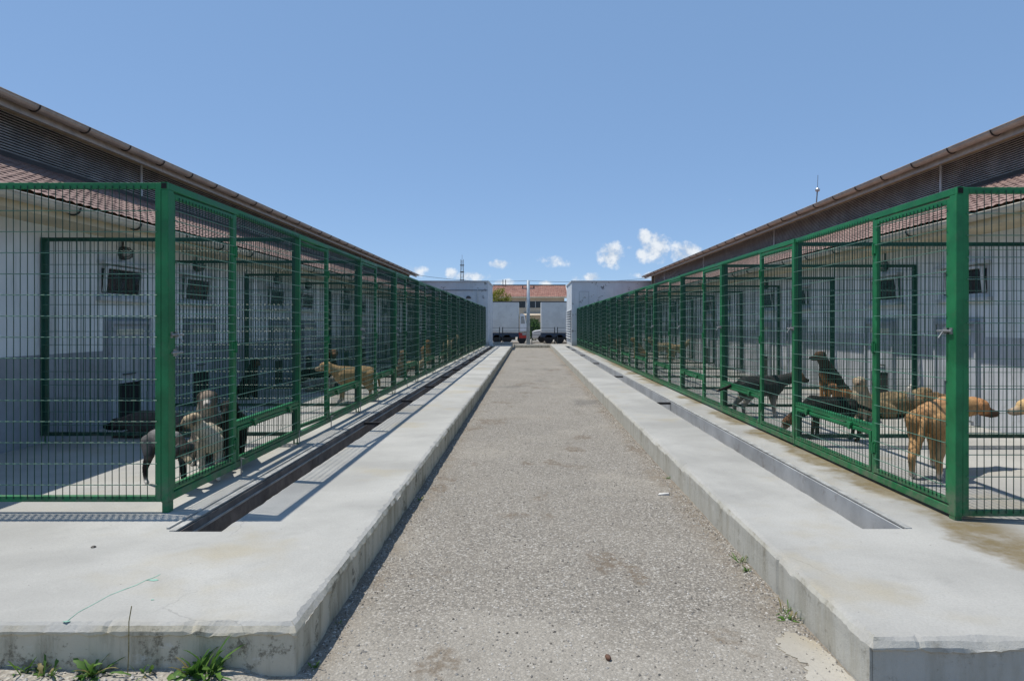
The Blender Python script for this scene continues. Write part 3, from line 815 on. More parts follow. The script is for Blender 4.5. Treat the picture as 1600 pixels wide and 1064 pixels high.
# ------------------------------------------------------------------ white end blocks
def block(sg):
    x0, x1 = (2.48, 7.6) if sg < 0 else (2.62, 7.9); ya, yb = 41.5, 47.0; top = 3.95
    t = empty('flat_roofed_block', (sg*x0, ya, 0), f'small flat-roofed white block closing the {SIDE[sg]} kennel row', 'building')
    def b(m, n, mat, **k):
        o = m.build(n, mat, t, **k); o.matrix_parent_inverse = Matrix.Translation((-sg*x0, -ya, 0)); return o
    b(MB().box((sg*x0, ya, -.3), (sg*x1, yb, top-.05)), 'wall', M['block'])
    b(MB().box((sg*(x0-.05), ya-.06, top-.049), (sg*(x1+.05), yb+.06, top+.02)), 'roof_edge', M['winframe'])
    if sg < 0:
        b(MB().box((sg*(x0+.03), ya-.03, 3.38), (sg*(x1-.1), ya-.005, 3.405)), 'conduit', M['rail'])
        b(MB().box((sg*(x0+.60), ya-.05, 2.35), (sg*(x0+.65), ya-.005, 3.45)), 'drain_pipe', M['winframe'])
        b(MB().prism([(sg*(x0+1.02), 2.90), (sg*(x0+1.02), 2.96), (sg*(x0+1.12), 3.04), (sg*(x0+1.24), 3.04), (sg*(x0+1.32), 2.96), (sg*(x0+1.32), 2.90)], 'Y', ya-.06, ya-.003), 'vent_hood', M['lamp'])
        b(MB().box((sg*(x0+.28), ya-.03, 2.90), (sg*(x0+.30), ya-.004, 3.10)).box((sg*(x0+.22), ya-.03, 2.90), (sg*(x0+.28), ya-.004, 2.92)), 'bracket', M['lamp'])
        b(MB().box((sg*(x0-.002), ya+3.2, 0), (sg*(x0+.4), ya+4.2, 2.1)), 'side_door', M['trailer'])
        b(MB().box((sg*(x0-.25), ya+.9, 0), (sg*(x0-.05), ya+1.3, .28)), 'meter_box', M['white'])
    else:
        for q, (u0, u1, w0, w1) in enumerate(((.45, .47, 1.9, 3.30), (1.02, 1.04, 1.9, 3.30), (.45, 1.04, 3.30, 3.32))):
            b(MB().box((sg*(x0+u0), ya-.02, w0), (sg*(x0+u1), ya-.004, w1)), 'panel_trim', M['pole'])
        z = .45
        while z < 2.25:
            b(MB().hexa([(sg*(x0-.10), ya+.25, z), (sg*(x0-.003), ya+.25, z+.05), (sg*(x0-.003), yb-.6, z+.05), (sg*(x0-.10), yb-.6, z),
                         (sg*(x0-.10), ya+.25, z+.015), (sg*(x0-.003), ya+.25, z+.065), (sg*(x0-.003), yb-.6, z+.065), (sg*(x0-.10), yb-.6, z+.015)]), 'shutter_slat', M['winframe'])
            z += .155
for sg in (-1, 1): block(sg)

# ------------------------------------------------------------------ beyond the path
def railing(xa, xb, y, lab):
    t = empty('railing', (xa, y, PATHZ), lab, 'railing', 'dark railings beyond the end of the path')
    L = xb-xa; H = 1.36
    for x in (0, L-.06): MB().box((x, 0, 0), (x+.06, .06, H)).build('post', M['rail'], t)
    for z in (.22, .55, .80, 1.05, 1.30): MB().box((.06, .015, z), (L-.06, .045, z+.022)).build('bar', M['rail'], t)
railing(-4.6, -2.02, 48, 'dark metal railing at far left of the path end')
railing(-1.86, .02, 48, 'dark metal railing between left block and grey pole')
railing(.20, 1.86, 48, 'dark metal railing right of the grey pole')
railing(2.0, 4.6, 48, 'dark metal railing at far right of the path end')

t = empty('utility_pole', (-.03, 47.6, PATHZ), 'slim grey utility pole at the end of the path', 'pole')
MB().tube((0, 0, 0), (0, 0, 4.62), .135, 10, .105).build('shaft', M['pole'], t, smooth=True)
MB().box((-.45, -.03, 4.02), (.45, .03, 4.08)).build('crossarm', M['mast'], t)
for x in (-.38, .40): MB().lathe([(.02, 0), (.045, .04), (.03, .08), (.045, .12), (.015, .16)], 8, (x, 0, 4.08)).build('insulator', M['bracket'], t)
MB().box((-.17, -.17, 0), (.17, .17, .10)).build('foot_plate', M['pole'], t)
def cable(a, b, sag, lab, r=.012):
    a, b = Vector(a), Vector(b); n = 18; pts = []
    for i in range(n+1):
        u = i/n; p = a.lerp(b, u); p.z -= sag*4*u*(1-u); pts.append(p)
    tag(MB().path(pts, r, 5).build('overhead_cable', M['cable']), lab, 'cable', 'cables hung from the grey pole')
cable((-.03, 47.6, 4.36), (-8.6, 47.2, 4.86), .25, 'thin overhead cable running left from the grey pole')
cable((-.03, 47.6, 4.36), (9.2, 47.8, 4.62), .2, 'thin overhead cable running right from the grey pole')

def wheel(par, x, y, z, r, w):
    tw = MB().lathe([(r*.62, -w/2), (r*.94, -w/2), (r, -w*.32), (r, w*.32), (r*.94, w/2), (r*.62, w/2)], 18, axis='Y').build('wheel', M['tyre'], par, (x, y, z), smooth=False)
    MB().lathe([(r*.1, -w*.42), (r*.60, -w*.40), (r*.60, w*.40), (r*.1, w*.42)], 14, axis='Y').build('rim', M['rimw'], tw)
    return tw
def truck(name, x0, x1, y, lab, cabdir):
    t = empty(name, (x0, y, PATHZ), lab, 'truck', 'box trucks parked beyond the railing')
    L = x1-x0; zb, zt = .86, 3.38
    bx = MB().box((0, 0, zb), (L, 2.4, zt)).build('cargo_box', M['trailer'], t, bevel=.05)
    for i in range(1, int(L/.55)): MB().box((i*.55, -.008, zb+.05), (i*.55+.02, -.002, zt-.06)).build('panel_seam', M['trailer'], bx)
    MB().box((-.01, -.02, zt-.05), (L+.01, .03, zt+.03)).build('top_trim', M['trim'], bx)
    MB().box((0, .02, .52), (L, 2.3, zb-.004)).build('chassis', M['navy'], t)
    MB().box((.3, .3, .30), (L-.3, 2.1, .515)).build('axle_beam', M['trim'], t)
    for wx in ((L-1.75, L-.95) if cabdir > 0 else (.62, 1.5, L-.8)):
        wheel(t, wx, .16, .37, .37, .28); wheel(t, wx, 2.2, .37, .37, .28)
    if cabdir > 0:
        c = MB().prism([(L+.08, .95), (L+.08, 2.30), (L+.14, 2.42), (L+.45, 2.36), (L+.62, 1.55), (L+.66, .95)], 'Y', .1, 2.2).build('cab', M['white'], t, bevel=.03)
        MB().hexa([(L+.18, .085, 1.60), (L+.52, .085, 1.60), (L+.52, .098, 1.60), (L+.18, .098, 1.60), (L+.18, .085, 2.2), (L+.40, .085, 2.2), (L+.40, .098, 2.2), (L+.18, .098, 2.2)]).build('side_window', M['lampglass'], c)
        MB().box((L-1.9, .05, .55), (L+.10, .25, .90)).build('red_skirt', M['red'], t)
        MB().box((L+.02, .02, .42), (L+.74, 2.3, .84)).build('bumper', M['red'], t, bevel=.04)
        MB().box((L+.30, -.01, .66), (L+.60, .015, .84)).build('headlight', M['lampglass'], t)
        wheel(t, L+.30-.05, .16, .36, .36, .25)
    return t
truck('box_truck', -6.2, -.80, 55, 'box truck with red skirt and white cab parked left of pole', 1)
truck('box_truck', 1.00, 6.6, 55, 'box truck with navy chassis parked right of pole', -1)

t = empty('parked_car', (.33, 58.3, PATHZ), 'white car parked beyond the right truck near the pole', 'car')
body = MB().prism([(-.05, .35), (-.05, .92), (.25, 1.02), (1.0, 1.12), (1.55, 1.55), (3.3, 1.55), (3.75, 1.05), (3.95, .95), (3.95, .35)], 'Y', 0, 1.65).build('body', M['white'], t, bevel=.06)
MB().prism([(1.18, 1.14), (1.60, 1.47), (2.4, 1.47), (2.4, 1.10)], 'Y', -.012, -.002).build('side_window', M['glass'], body)
MB().prism([(2.5, 1.10), (2.5, 1.47), (3.22, 1.47), (3.55, 1.10)], 'Y', -.012, -.002).build('side_window', M['glass'], body)
MB().box((-.07, .1, .62), (.10, .45, .80)).build('headlight', M['lampglass'], t)
MB().box((-.09, .1, .34), (.2, 1.55, .52)).build('bumper', M['trim'], t)
for x in (.78, 3.15): wheel(t, x, .08, .32, .32, .2); wheel(t, x, 1.57, .32, .32, .2)

def house():
    X0, X1, Y0, Y1 = -13.0, 4.45, 85, 94; E, RZ = 4.75, 6.35
    t = empty('tiled_house', (X0, Y0, PATHZ), 'cream house with red tiled roof beyond the trucks', 'house')
    def b(m, n, mat, par=None, **k):
        o = m.build(n, mat, par or t, **k)
        if par is None: o.matrix_parent_inverse = Matrix.Translation((-X0, -Y0, -PATHZ))
        return o
    b(MB().box((X0, Y0, -.3), (X1, Y1, E)), 'wall', M['house'])
    b(MB().prism([(Y0+.02, E), ((Y0+Y1)/2, RZ-.1), (Y1-.02, E)], 'X', X0+.02, X1-.02), 'gable', M['house'])
    m = MB(); nr = 14; nx = int((X1-X0+.8)/.24)*3+1
    for r in range(nr):
        for e, lift in ((0, .05), (1, .01)):
            u = (r+e)/nr
            for j in range(nx):
                x = X0-.4+(X1-X0+.8)*j/(nx-1)
                m.v.append((x, Y0-.5+((Y1-Y0)/2+.5)*u, E-.08+(RZ-E+.08)*u+lift+.02*math.cos(2*math.pi*j/3)+.03*nz(x*.5, u*4, 2)))
    for r in range(nr*2-1):
        for j in range(nx-1): m.face((r*nx+j, r*nx+j+1, (r+1)*nx+j+1, (r+1)*nx+j))
    rf = b(m, 'tiled_roof', M['tilefar'])
    b(MB().box((X0-.4, (Y0+Y1)/2-.14, RZ-.02), (X1+.4, (Y0+Y1)/2+.14, RZ+.12)), 'ridge_cap', M['bracket'])
    b(MB().hexa([(X0-.4, (Y0+Y1)/2, RZ-.15), (X1+.4, (Y0+Y1)/2, RZ-.15), (X1+.4, Y1+.5, E-.2), (X0-.4, Y1+.5, E-.2), (X0-.4, (Y0+Y1)/2, RZ), (X1+.4, (Y0+Y1)/2, RZ), (X1+.4, Y1+.5, E-.05), (X0-.4, Y1+.5, E-.05)]), 'rear_roof', M['tilefar'])
    b(MB().box((X0-.4, Y0-.56, E-.22), (X1+.4, Y0-.45, E-.04)), 'eaves_board', M['cream'])
    b(MB().hexa([(X1+.38, Y0-.5, E-.25), (X1+.46, Y0-.5, E-.25), (X1+.46, (Y0+Y1)/2, RZ-.1), (X1+.38, (Y0+Y1)/2, RZ-.1), (X1+.38, Y0-.5, E+.02), (X1+.46, Y0-.5, E+.02), (X1+.46, (Y0+Y1)/2, RZ+.1), (X1+.38, (Y0+Y1)/2, RZ+.1)]), 'barge_board', M['winframe'])
    for (a, c) in ((-9.0, -7.2), (-5.9, -4.1), (-2.2, -.35), (.05, 1.65)):
        w = b(MB().box((a, Y0-.03, 3.35), (c, Y0-.004, 4.15)), 'window', M['glass'])
        for x in (a, (a+c)/2-.03, c-.06): MB().box((x, Y0-.05, 3.35), (x+.06, Y0-.032, 4.15)).build('frame', M['winframe'], w)
        for o in w.children: o.matrix_parent_inverse = Matrix.Identity(4)
    b(MB().box((-.1, Y0-.06, -.2), (1.2, Y0-.004, 1.9)), 'door', M['bracket'])
    b(MB().hexa([(-.6, Y0-1.3, 2.35), (2.0, Y0-1.3, 2.35), (2.0, Y0-.01, 2.75), (-.6, Y0-.01, 2.75), (-.6, Y0-1.3, 2.42), (2.0, Y0-1.3, 2.42), (2.0, Y0-.01, 2.82), (-.6, Y0-.01, 2.82)]), 'awning', M['house'])
    for x in (-3.35, -3.0): b(MB().tube((x, Y0+4, RZ-.3), (x, Y0+4, RZ+.75), .05, 6), 'vent_pipe', M['mast'])
house()

# lattice mast far behind
t = empty('lattice_mast', (-11.7, 120, PATHZ), 'dark lattice radio mast rising behind the left block', 'mast')
H = 12.9; m = MB()
cor = lambda z: [(s*(.42-.018*z), q*(.42-.018*z), z) for s, q in ((1, 1), (-1, 1), (-1, -1), (1, -1))]
for i in range(4): m.tube(cor(0)[i], cor(H)[i], .035, 5)
m.build('leg_frame', M['mast'], t)
m = MB(); z = 0
while z < H-.9:
    a, c = cor(z), cor(z+.9)
    for i in range(4): m.tube(a[i], c[(i+1) % 4], .018, 4); m.tube(c[i], c[(i+1) % 4], .018, 4)
    z += .9
m.build('bracing', M['mast'], t)
m = MB().tube((0, 0, H), (0, 0, H+.8), .025, 5)
for z in (9.2, 10.6, 11.8): m.box((-.36, -.05, z), (.36, .05, z+.16))
m.build('aerials', M['mast'], t)

# trees and shrubs
def leaves(name, mat, par, cen, rad, n, size, seed):
    rnd = random.Random(seed); m = MB()
    clumps = []
    for i in range(26):
        while True:
            p = Vector((rnd.uniform(-1, 1), rnd.uniform(-1, 1), rnd.uniform(-1, 1)))
            if p.length < 1: break
        clumps.append((Vector((p.x*rad[0], p.y*rad[1], p.z*rad[2])), rnd.uniform(.22, .42)))
    for i in range(n):
        c, r = clumps[i % 26]
        p = Vector((rnd.gauss(0, .55), rnd.gauss(0, .55), rnd.gauss(0, .5)))*r*min(rad)*1.3 + c + Vector(cen)
        d = Vector((rnd.gauss(0, 1), rnd.gauss(0, 1), rnd.gauss(-.2, .7))).normalized()*size*rnd.uniform(.6, 1.3)
        w = d.orthogonal().normalized()*size*.3
        w.rotate(Matrix.Rotation(rnd.uniform(0, 6.28), 3, d.normalized()))
        o = len(m.v); m.v += [tuple(p), tuple(p+d*.5+w), tuple(p+d), tuple(p+d*.5-w)]; m.face((o, o+1, o+2, o+3))
    me = bpy.data.meshes.new(name); me.from_pydata(m.v, [], m.f); me.materials.append(mat)
    return link(name, me, par)
t = empty('young_tree', (-2.75, 68, PATHZ), 'yellow-green young tree behind the left truck', 'tree')
m = MB().tube((0, 0, 0), (.05, 0, 2.6), .11, 8, .07)
for a, c in (((.05, 0, 2.3), (-.6, .1, 3.9)), ((.05, 0, 2.5), (.5, -.1, 4.0)), ((.05, 0, 2.6), (.1, .2, 4.4))): m.tube(a, c, .05, 6, .02)
m.build('trunk', M['bark'], t); leaves('crown', M['leafy'], t, (-.1, 0, 3.95), (1.15, 1.0, 1.0), 2400, .16, 4)
t = empty('leafy_shrub', (.62, 66, PATHZ), 'dark green shrub between the two trucks', 'shrub')
MB().tube((0, 0, 0), (0, 0, 1.2), .06, 6, .03).build('stem', M['bark'], t); leaves('foliage', M['leafd'], t, (0, 0, 1.15), (.95, .8, 1.05), 2200, .17, 9)
t = empty('thin_tree', (-1.6, 74, PATHZ), 'thin sparse tree between the left truck and the house', 'tree')
m = MB().tube((0, 0, 0), (.05, 0, 2.6), .07, 6, .04).tube((.05, 0, 1.9), (.45, 0, 3.3), .03, 5, .015).tube((.05, 0, 2.2), (-.3, 0, 3.3), .03, 5, .015)
m.build('trunk', M['bark'], t); leaves('crown', M['leafy'], t, (.05, 0, 2.7), (.6, .5, .8), 420, .14, 14)
for i, (x, y, rx, rz, lab) in enumerate(((-16, 78, 3.2, 2.2, 'broad dark tree beyond the left block'), (12, 80, 3.4, 2.4, 'broad dark tree beyond the right block'))):
    t = empty('broad_tree', (x, y, PATHZ), lab, 'tree')
    MB().tube((0, 0, 0), (0, 0, 2.2), .2, 8, .12).build('trunk', M['bark'], t); leaves('crown', M['leafd'], t, (0, 0, 2.6), (rx, rx, rz*.8), 3000, .28, 20+i)

# ------------------------------------------------------------------ dogs
def cap(mb, a, ra, b, rb, n=12):
    a, b = Vector(a), Vector(b); d = b-a; L = d.length
    d = d/L if L > 1e-6 else Vector((0, 0, 1)); u = d.orthogonal().normalized(); w = d.cross(u)
    rings = []
    for k in range(4): th = -math.pi/2+math.pi/2*k/3.5+.12; rings.append((a+d*ra*math.sin(th), ra*math.cos(th)))
    for k in range(4): th = math.pi/2*(k+.5)/3.5-.12; rings.append((b+d*rb*math.sin(th), rb*math.cos(th)))
    o = len(mb.v)
    for c, r in rings:
        for i in range(n):
            t = 2*math.pi*i/n; mb.v.append(tuple(c+(u*math.cos(t)+w*math.sin(t))*r))
    for k in range(len(rings)-1):
        for i in range(n): mb.face((o+k*n+i, o+k*n+(i+1) % n, o+(k+1)*n+(i+1) % n, o+(k+1)*n+i))
    mb.face(tuple(o+n-1-i for i in range(n))); q = o+(len(rings)-1)*n; mb.face(tuple(q+i for i in range(n)))

def dog_parts(pose, c, hyaw=0, hpitch=0, hz=None, hx=None, tail='down', bulk=1.0, fluffy=False):
    """capsules (a, ra, b, rb, colour) of a dog facing +x with 0.62 m at the withers"""
    P = []; k = bulk
    def ch(pts, colr):
        for (a, ra), (b, rb) in zip(pts, pts[1:]): P.append((a, ra, b, rb, colr))
    body, leg, paw, belly = c['body'], c.get('leg', c['body']), c.get('paw', c.get('leg', c['body'])), c.get('belly', c['body'])
    back = c.get('back', body)
    if pose == 'stand':
        ch([((.20, 0, .475), .135*k), ((.05, 0, .47), .130*k), ((-.12, 0, .50), .110*k), ((-.28, 0, .51), .110*k)], body)
        ch([((.22, 0, .57), .070*k), ((.0, 0, .555), .068*k), ((-.22, 0, .565), .066*k), ((-.34, 0, .535), .06*k)], back)
        ch([((.20, 0, .40), .085*k), ((.02, 0, .385), .075*k), ((-.12, 0, .43), .06*k)], belly)
        for s, dx in ((1, .03), (-1, -.04)):
            ch([((.20, s*.075, .47), .075*k), ((.16+dx*.3, s*.09, .31), .045*k)], body)
            ch([((.16+dx*.3, s*.09, .31), .043*k), ((.18+dx, s*.085, .16), .030), ((.185+dx, s*.085, .06), .026)], leg)
            ch([((.185+dx, s*.085, .04), .028), ((.225+dx, s*.085, .024), .026)], paw)
            ch([((-.30, s*.07, .47), .095*k), ((-.25-dx*.5, s*.09, .33), .062*k)], body)
            ch([((-.25-dx*.5, s*.09, .33), .058*k), ((-.38-dx, s*.09, .175), .031), ((-.365-dx, s*.09, .06), .025)], leg)
            ch([((-.365-dx, s*.09, .04), .026), ((-.325-dx, s*.09, .024), .025)], paw)
        nb = (.27, 0, .55); tb = Vector((-.37, 0, .52)); hp0 = (.50, .74)
    elif pose == 'sit':
        ch([((.13, 0, .47), .125*k), ((.02, 0, .36), .135*k), ((-.12, 0, .20), .145*k), ((-.20, 0, .13), .115*k)], body)
        ch([((.04, 0, .52), .07*k), ((-.10, 0, .38), .075*k), ((-.24, 0, .20), .075*k)], back)
        ch([((.17, 0, .42), .08*k), ((.12, 0, .34), .07*k)], belly)
        for s in (1, -1):
            ch([((.14, s*.075, .42), .065*k), ((.14, s*.085, .28), .042*k)], body)
            ch([((.14, s*.085, .28), .040*k), ((.15, s*.082, .15), .030), ((.155, s*.08, .05), .027)], leg)
            ch([((.16, s*.08, .035), .029), ((.20, s*.08, .024), .026)], paw)
            ch([((-.16, s*.10, .16), .105*k), ((.00, s*.135, .20), .065*k)], body)
            ch([((.00, s*.135, .19), .05*k), ((-.06, s*.145, .055), .035), ((.04, s*.145, .034), .03)], leg)
            ch([((.04, s*.145, .03), .029), ((.085, s*.145, .024), .025)], paw)
        nb = (.16, 0, .54); tb = Vector((-.27, 0, .08)); hp0 = (.26, .74)
    else:                                                       # lie
        ch([((.22, 0, .17), .135*k), ((.05, 0, .16), .14*k), ((-.14, 0, .15), .13*k), ((-.30, 0, .14), .12*k)], body)
        ch([((.18, 0, .25), .07*k), ((-.05, 0, .245), .07*k), ((-.26, 0, .22), .07*k)], back)
        for s in (1, -1):
            ch([((.24, s*.09, .14), .06*k), ((.18, s*.11, .05), .04)], body)
            ch([((.18, s*.11, .045), .036), ((.36, s*.10, .035), .030), ((.42, s*.10, .03), .029)], leg)
            ch([((.42, s*.10, .028), .029), ((.46, s*.10, .026), .026)], paw)
            ch([((-.26, s*.10, .13), .10*k), ((-.12, s*.16, .10), .06*k)], body)
            ch([((-.12, s*.16, .08), .05), ((-.24, s*.17, .035), .032), ((-.10, s*.18, .03), .028)], leg)
        nb = (.30, 0, .22); tb = Vector((-.41, 0, .10)); hp0 = (.46, .36)
    hx = hp0[0] if hx is None else hx; hz = hp0[1] if hz is None else hz
    # the neck swings with the head
    dn = Vector((hx-nb[0], 0, 0)); dn.rotate(Matrix.Rotation(hyaw*.75, 3, 'Z'))
    hp = Vector((nb[0]+dn.x, dn.y, hz))
    sh = Vector((nb[0]-.06, 0, nb[2]-.03))
    nk = c.get('neck', body)
    ch([(tuple(sh), .112*k), (tuple(sh.lerp(hp, .5)), .090*k), (tuple(hp.lerp(sh, .12)), .078*k)], nk)
    HM = Matrix.Translation(hp) @ Matrix.Rotation(hyaw, 4, 'Z') @ Matrix.Rotation(hpitch, 4, 'Y')
    H = lambda *p: tuple(HM @ Vector(p))
    hd, mz, er = c.get('head', body), c.get('muzzle', body), c.get('ear', body)
    ch([(H(-.03, 0, .0), .080), (H(.035, 0, .004), .070)], hd)
    for s in (1, -1):
        ch([(H(.0, s*.03, -.015), .056), (H(.05, s*.02, -.02), .045)], hd)
        if c.get('prick'): ch([(H(-.02, s*.045, .055), .026), (H(-.02, s*.062, .125), .010)], er)
        else: ch([(H(-.015, s*.060, .050), .022), (H(-.005, s*.088, .02), .022), (H(.008, s*.092, -.035), .015)], er)
    ch([(H(.065, 0, -.020), .047), (H(.165, 0, -.034), .032)], mz)
    ch([(H(.05, 0, -.05), .03), (H(.14, 0, -.060), .018)], c.get('jaw', mz))
    ch([(H(.186, 0, -.018), .017), (H(.192, 0, -.020), .015)], (.006, .005, .005))
    tl = c.get('tail', body); tt = c.get('tailtip', tl)
    th = .028 if not fluffy else .042
    if tail == 'down': q = [tb+Vector(v) for v in ((.03, 0, 0), (-.06, 0, -.05), (-.10, .01, -.17), (-.12, .02, -.30))]
    elif tail == 'out': q = [tb+Vector(v) for v in ((.03, 0, 0), (-.10, 0, -.03), (-.22, .0, -.08), (-.34, .0, -.12))]
    elif tail == 'up': q = [tb+Vector(v) for v in ((.03, 0, 0), (-.05, 0, .08), (-.06, .02, .19), (.02, .04, .25))]
    else: q = [tb+Vector(v) for v in ((.02, 0, 0), (-.09, .05, -.04), (-.12, .15, -.05), (-.05, .24, -.05))]
    if pose != 'stand' and tail in ('down', 'out'):
        q = [Vector((v.x, v.y+.04*i, max(.035, tb.z-.03*i))) for i, v in enumerate(q)]
    ch([(tuple(q[0]), th*1.2), (tuple(q[1]), th), (tuple(q[2]), th*.85)], tl); ch([(tuple(q[2]), th*.85), (tuple(q[3]), th*.5)], tt)
    return P, HM

PENDING = []
def dog(label, x, y, yaw, pose, c, scale=1.0, fur=.012, near=True, **kw):
    P, HM = dog_parts(pose, c, **kw)
    mb = MB()
    for a, ra, b_, rb, _ in P: cap(mb, a, ra, b_, rb)
    me = bpy.data.meshes.new('dog_shape'); me.from_pydata(mb.v, [], mb.f)
    tmp = bpy.data.objects.new('dog_shape', me); col.objects.link(tmp)
    r = tmp.modifiers.new('r', 'REMESH'); r.mode = 'VOXEL'; r.voxel_size = .0105 if near else .017
    s = tmp.modifiers.new('s', 'SMOOTH'); s.factor = .5; s.iterations = 5 if near else 2
    PENDING.append((tmp, P, HM, label, x, y, yaw, scale, fur, near))

def finish_dogs():
    dg = bpy.context.evaluated_depsgraph_get()
    for tmp, P, HM, label, x, y, yaw, scale, fur, near in PENDING:
        me = bpy.data.meshes.new_from_object(tmp.evaluated_get(dg)); me.name = 'dog'
        n = len(me.vertices); co = np.empty(n*3, np.float32); me.vertices.foreach_get('co', co); co = co.reshape(-1, 3)
        no = np.empty(n*3, np.float32); me.vertices.foreach_get('normal', no); no = no.reshape(-1, 3)
        ds, cs = [], []
        for a, ra, b_, rb, colr in P:
            a = np.array(a); b_ = np.array(b_); d = b_-a; L2 = max(float(d@d), 1e-9)
            t = np.clip(((co-a)@d)/L2, 0, 1); r = ra+(rb-ra)*t
            ds.append(np.linalg.norm(co-(a+t[:, None]*d), axis=1)-r); cs.append(colr)
        ds = np.array(ds); w = np.exp(-(ds-ds.min(0))/.010); w /= w.sum(0)
        cv = (w.T @ np.array(cs)).astype(np.float32)
        rng = np.random.default_rng(len(label)*7+n)
        cv *= (1+rng.normal(0, .10, (n, 1))).astype(np.float32)
        # patchy coat
        for i in range(0, n):
            if i % 1 == 0:
                q = mnoise.fractal((float(co[i, 0])*6+x, float(co[i, 1])*6, float(co[i, 2])*6), .8, 2, 3)
                cv[i] *= 1+.12*q
        cv = np.clip(cv, .003, 1)
        ca = me.color_attributes.new('fur_colour', 'FLOAT_COLOR', 'POINT')
        ca.data.foreach_set('color', np.concatenate([cv, np.ones((n, 1), np.float32)], 1).ravel())
        me.materials.clear(); me.materials.append(M['dog'])
        me.polygons.foreach_set('use_smooth', [True]*len(me.polygons))
        # one continuous body; fur, eyes and nose ride on it
        ob = link('dog', me, None, (x, y, .001), rz=yaw); ob.scale = (scale,)*3
        tag(ob, label, 'dog', 'dogs in the kennel pens')
        m_ = 9000 if near else 1100
        idx = rng.integers(0, n, m_)
        p = co[idx]; nn = no[idx]
        flow = np.tile(np.array([[-.75, 0, -.45]], np.float32), (m_, 1))
        d = nn*.35+flow+rng.normal(0, .13, (m_, 3)); d /= np.linalg.norm(d, axis=1)[:, None]
        hd = np.array(HM.translation); isface = np.linalg.norm(p-hd-np.array(HM.to_3x3() @ Vector((.08, 0, 0))), axis=1) < .12
        low = p[:, 2] < .12
        ln = fur*rng.uniform(.5, 1.3, m_); ln[isface] *= .3; ln[low] *= .35
        sd = np.cross(d, nn); sd /= (np.linalg.norm(sd, axis=1)[:, None]+1e-6); sd *= .0020 if near else .005
        v = np.empty((m_*3, 3)); base = p-nn*.002
        v[0::3] = base+sd; v[1::3] = base-sd; v[2::3] = p+d*ln[:, None]
        fm = bpy.data.meshes.new('fur'); fm.from_pydata(v.tolist(), [], [(3*i, 3*i+1, 3*i+2) for i in range(m_)])
        fc = np.repeat(cv[idx]*(1+rng.normal(0, .30, (m_, 1))), 3, axis=0)
        ca = fm.color_attributes.new('fur_colour', 'FLOAT_COLOR', 'POINT')
        ca.data.foreach_set('color', np.concatenate([np.clip(fc, .003, 1), np.ones((m_*3, 1))], 1).astype(np.float32).ravel())
        fm.materials.append(M['dog']); link('fur', fm, ob)
        if near:
            for s in (1, -1):
                e = MB().lathe([(.003, -.009), (.008, -.005), (.0095, 0), (.008, .005), (.003, .009)], 8, tuple(HM @ Vector((.079, s*.036, .026)))).build('eye', M['black'], ob, smooth=True)
        bpy.data.objects.remove(tmp)

TAN, DTAN, CREAM, BLK, DGR, GRY, WHT, BRN, SHAG = (.42, .24, .105), (.30, .15, .065), (.55, .43, .27), (.014, .012, .011), (.055, .052, .052), (.20, .175, .15), (.62, .58, .52), (.15, .085, .045), (.27, .205, .12)
RED = (.42, .245, .11)
# left pens
dog('dark grey dog with white paws behind the nearest left post', -2.99, 5.64, R(-40), 'stand', dict(body=(.10, .097, .096), back=(.24, .235, .23), leg=BLK, paw=WHT, belly=BLK, neck=BLK, head=BLK, muzzle=(.45, .36, .24)), .76, hz=.46, hx=.42, hpitch=.5, tail='down', bulk=.88)
dog('cream dog with black mask standing at the nearest left gate', -2.80, 6.00, R(-64), 'stand', dict(body=(.50, .44, .34), back=(.34, .29, .22), neck=(.56, .50, .40), leg=(.58, .52, .42), paw=WHT, head=(.42, .33, .22), muzzle=BLK, jaw=BLK, ear=(.10, .07, .05)), .74, hyaw=R(-76), hpitch=.25, tail='down', bulk=.95)
dog('grey-brown dog with dark face sitting behind the cream dog', -3.12, 6.62, R(-62), 'sit', dict(body=(.20, .17, .14), neck=(.36, .31, .25), head=(.22, .17, .13), muzzle=(.52, .48, .43), ear=(.03, .025, .02), belly=(.48, .44, .38), leg=(.35, .30, .24), paw=WHT), .88, hyaw=R(-6), hpitch=.15, tail='side', bulk=1.15)
dog('shaggy black dog standing inside the nearest left gate', -2.90, 6.72, R(-64), 'stand', dict(body=BLK, paw=(.03, .027, .025), belly=(.03, .028, .026)), .78, fur=.035, hyaw=R(-25), hpitch=.2, tail='down', bulk=1.15, fluffy=True)
dog('dark brown dog lying in shade in the second left pen', -4.45, 8.15, R(176), 'lie', dict(body=(.13, .10, .085), head=(.03, .025, .022), muzzle=BLK, leg=(.11, .08, .06)), 1.0, hz=.15, hx=.46, tail='side')
dog('golden tan dog standing side-on behind the third left gate', -3.06, 11.85, R(205), 'stand', dict(body=(.46, .31, .15), leg=(.50, .36, .20), muzzle=(.40, .30, .2), back=(.38, .25, .12), head=(.36, .24, .12), paw=WHT), .98, hz=.64, hx=.46, hpitch=.1, tail='down')
dog('black dog sitting in shade in the third left pen', -5.05, 12.3, R(-40), 'sit', dict(body=BLK, muzzle=BRN, belly=DGR), .9, tail='side', near=False)
dog('black dog lying against the wall in the fourth left pen', -4.9, 15.6, R(-20), 'lie', dict(body=BLK, leg=BRN, muzzle=BRN), 1.05, tail='side', near=False)
dog('dark dog with brown face sitting in the fourth left pen', -4.25, 14.6, R(-60), 'sit', dict(body=BLK, head=BRN, muzzle=BRN), 1.0, tail='side', near=False)
dog('pale grey dog lying in shade in the fourth left pen', -4.2, 13.7, R(-10), 'lie', dict(body=(.35, .32, .28), head=(.3, .27, .22)), .85, tail='side', near=False)
dog('tan and grey dog sitting near the fifth left gate', -3.2, 17.2, R(-70), 'sit', dict(body=(.24, .19, .14), belly=CREAM, head=(.33, .22, .13)), .85, tail='side', near=False)
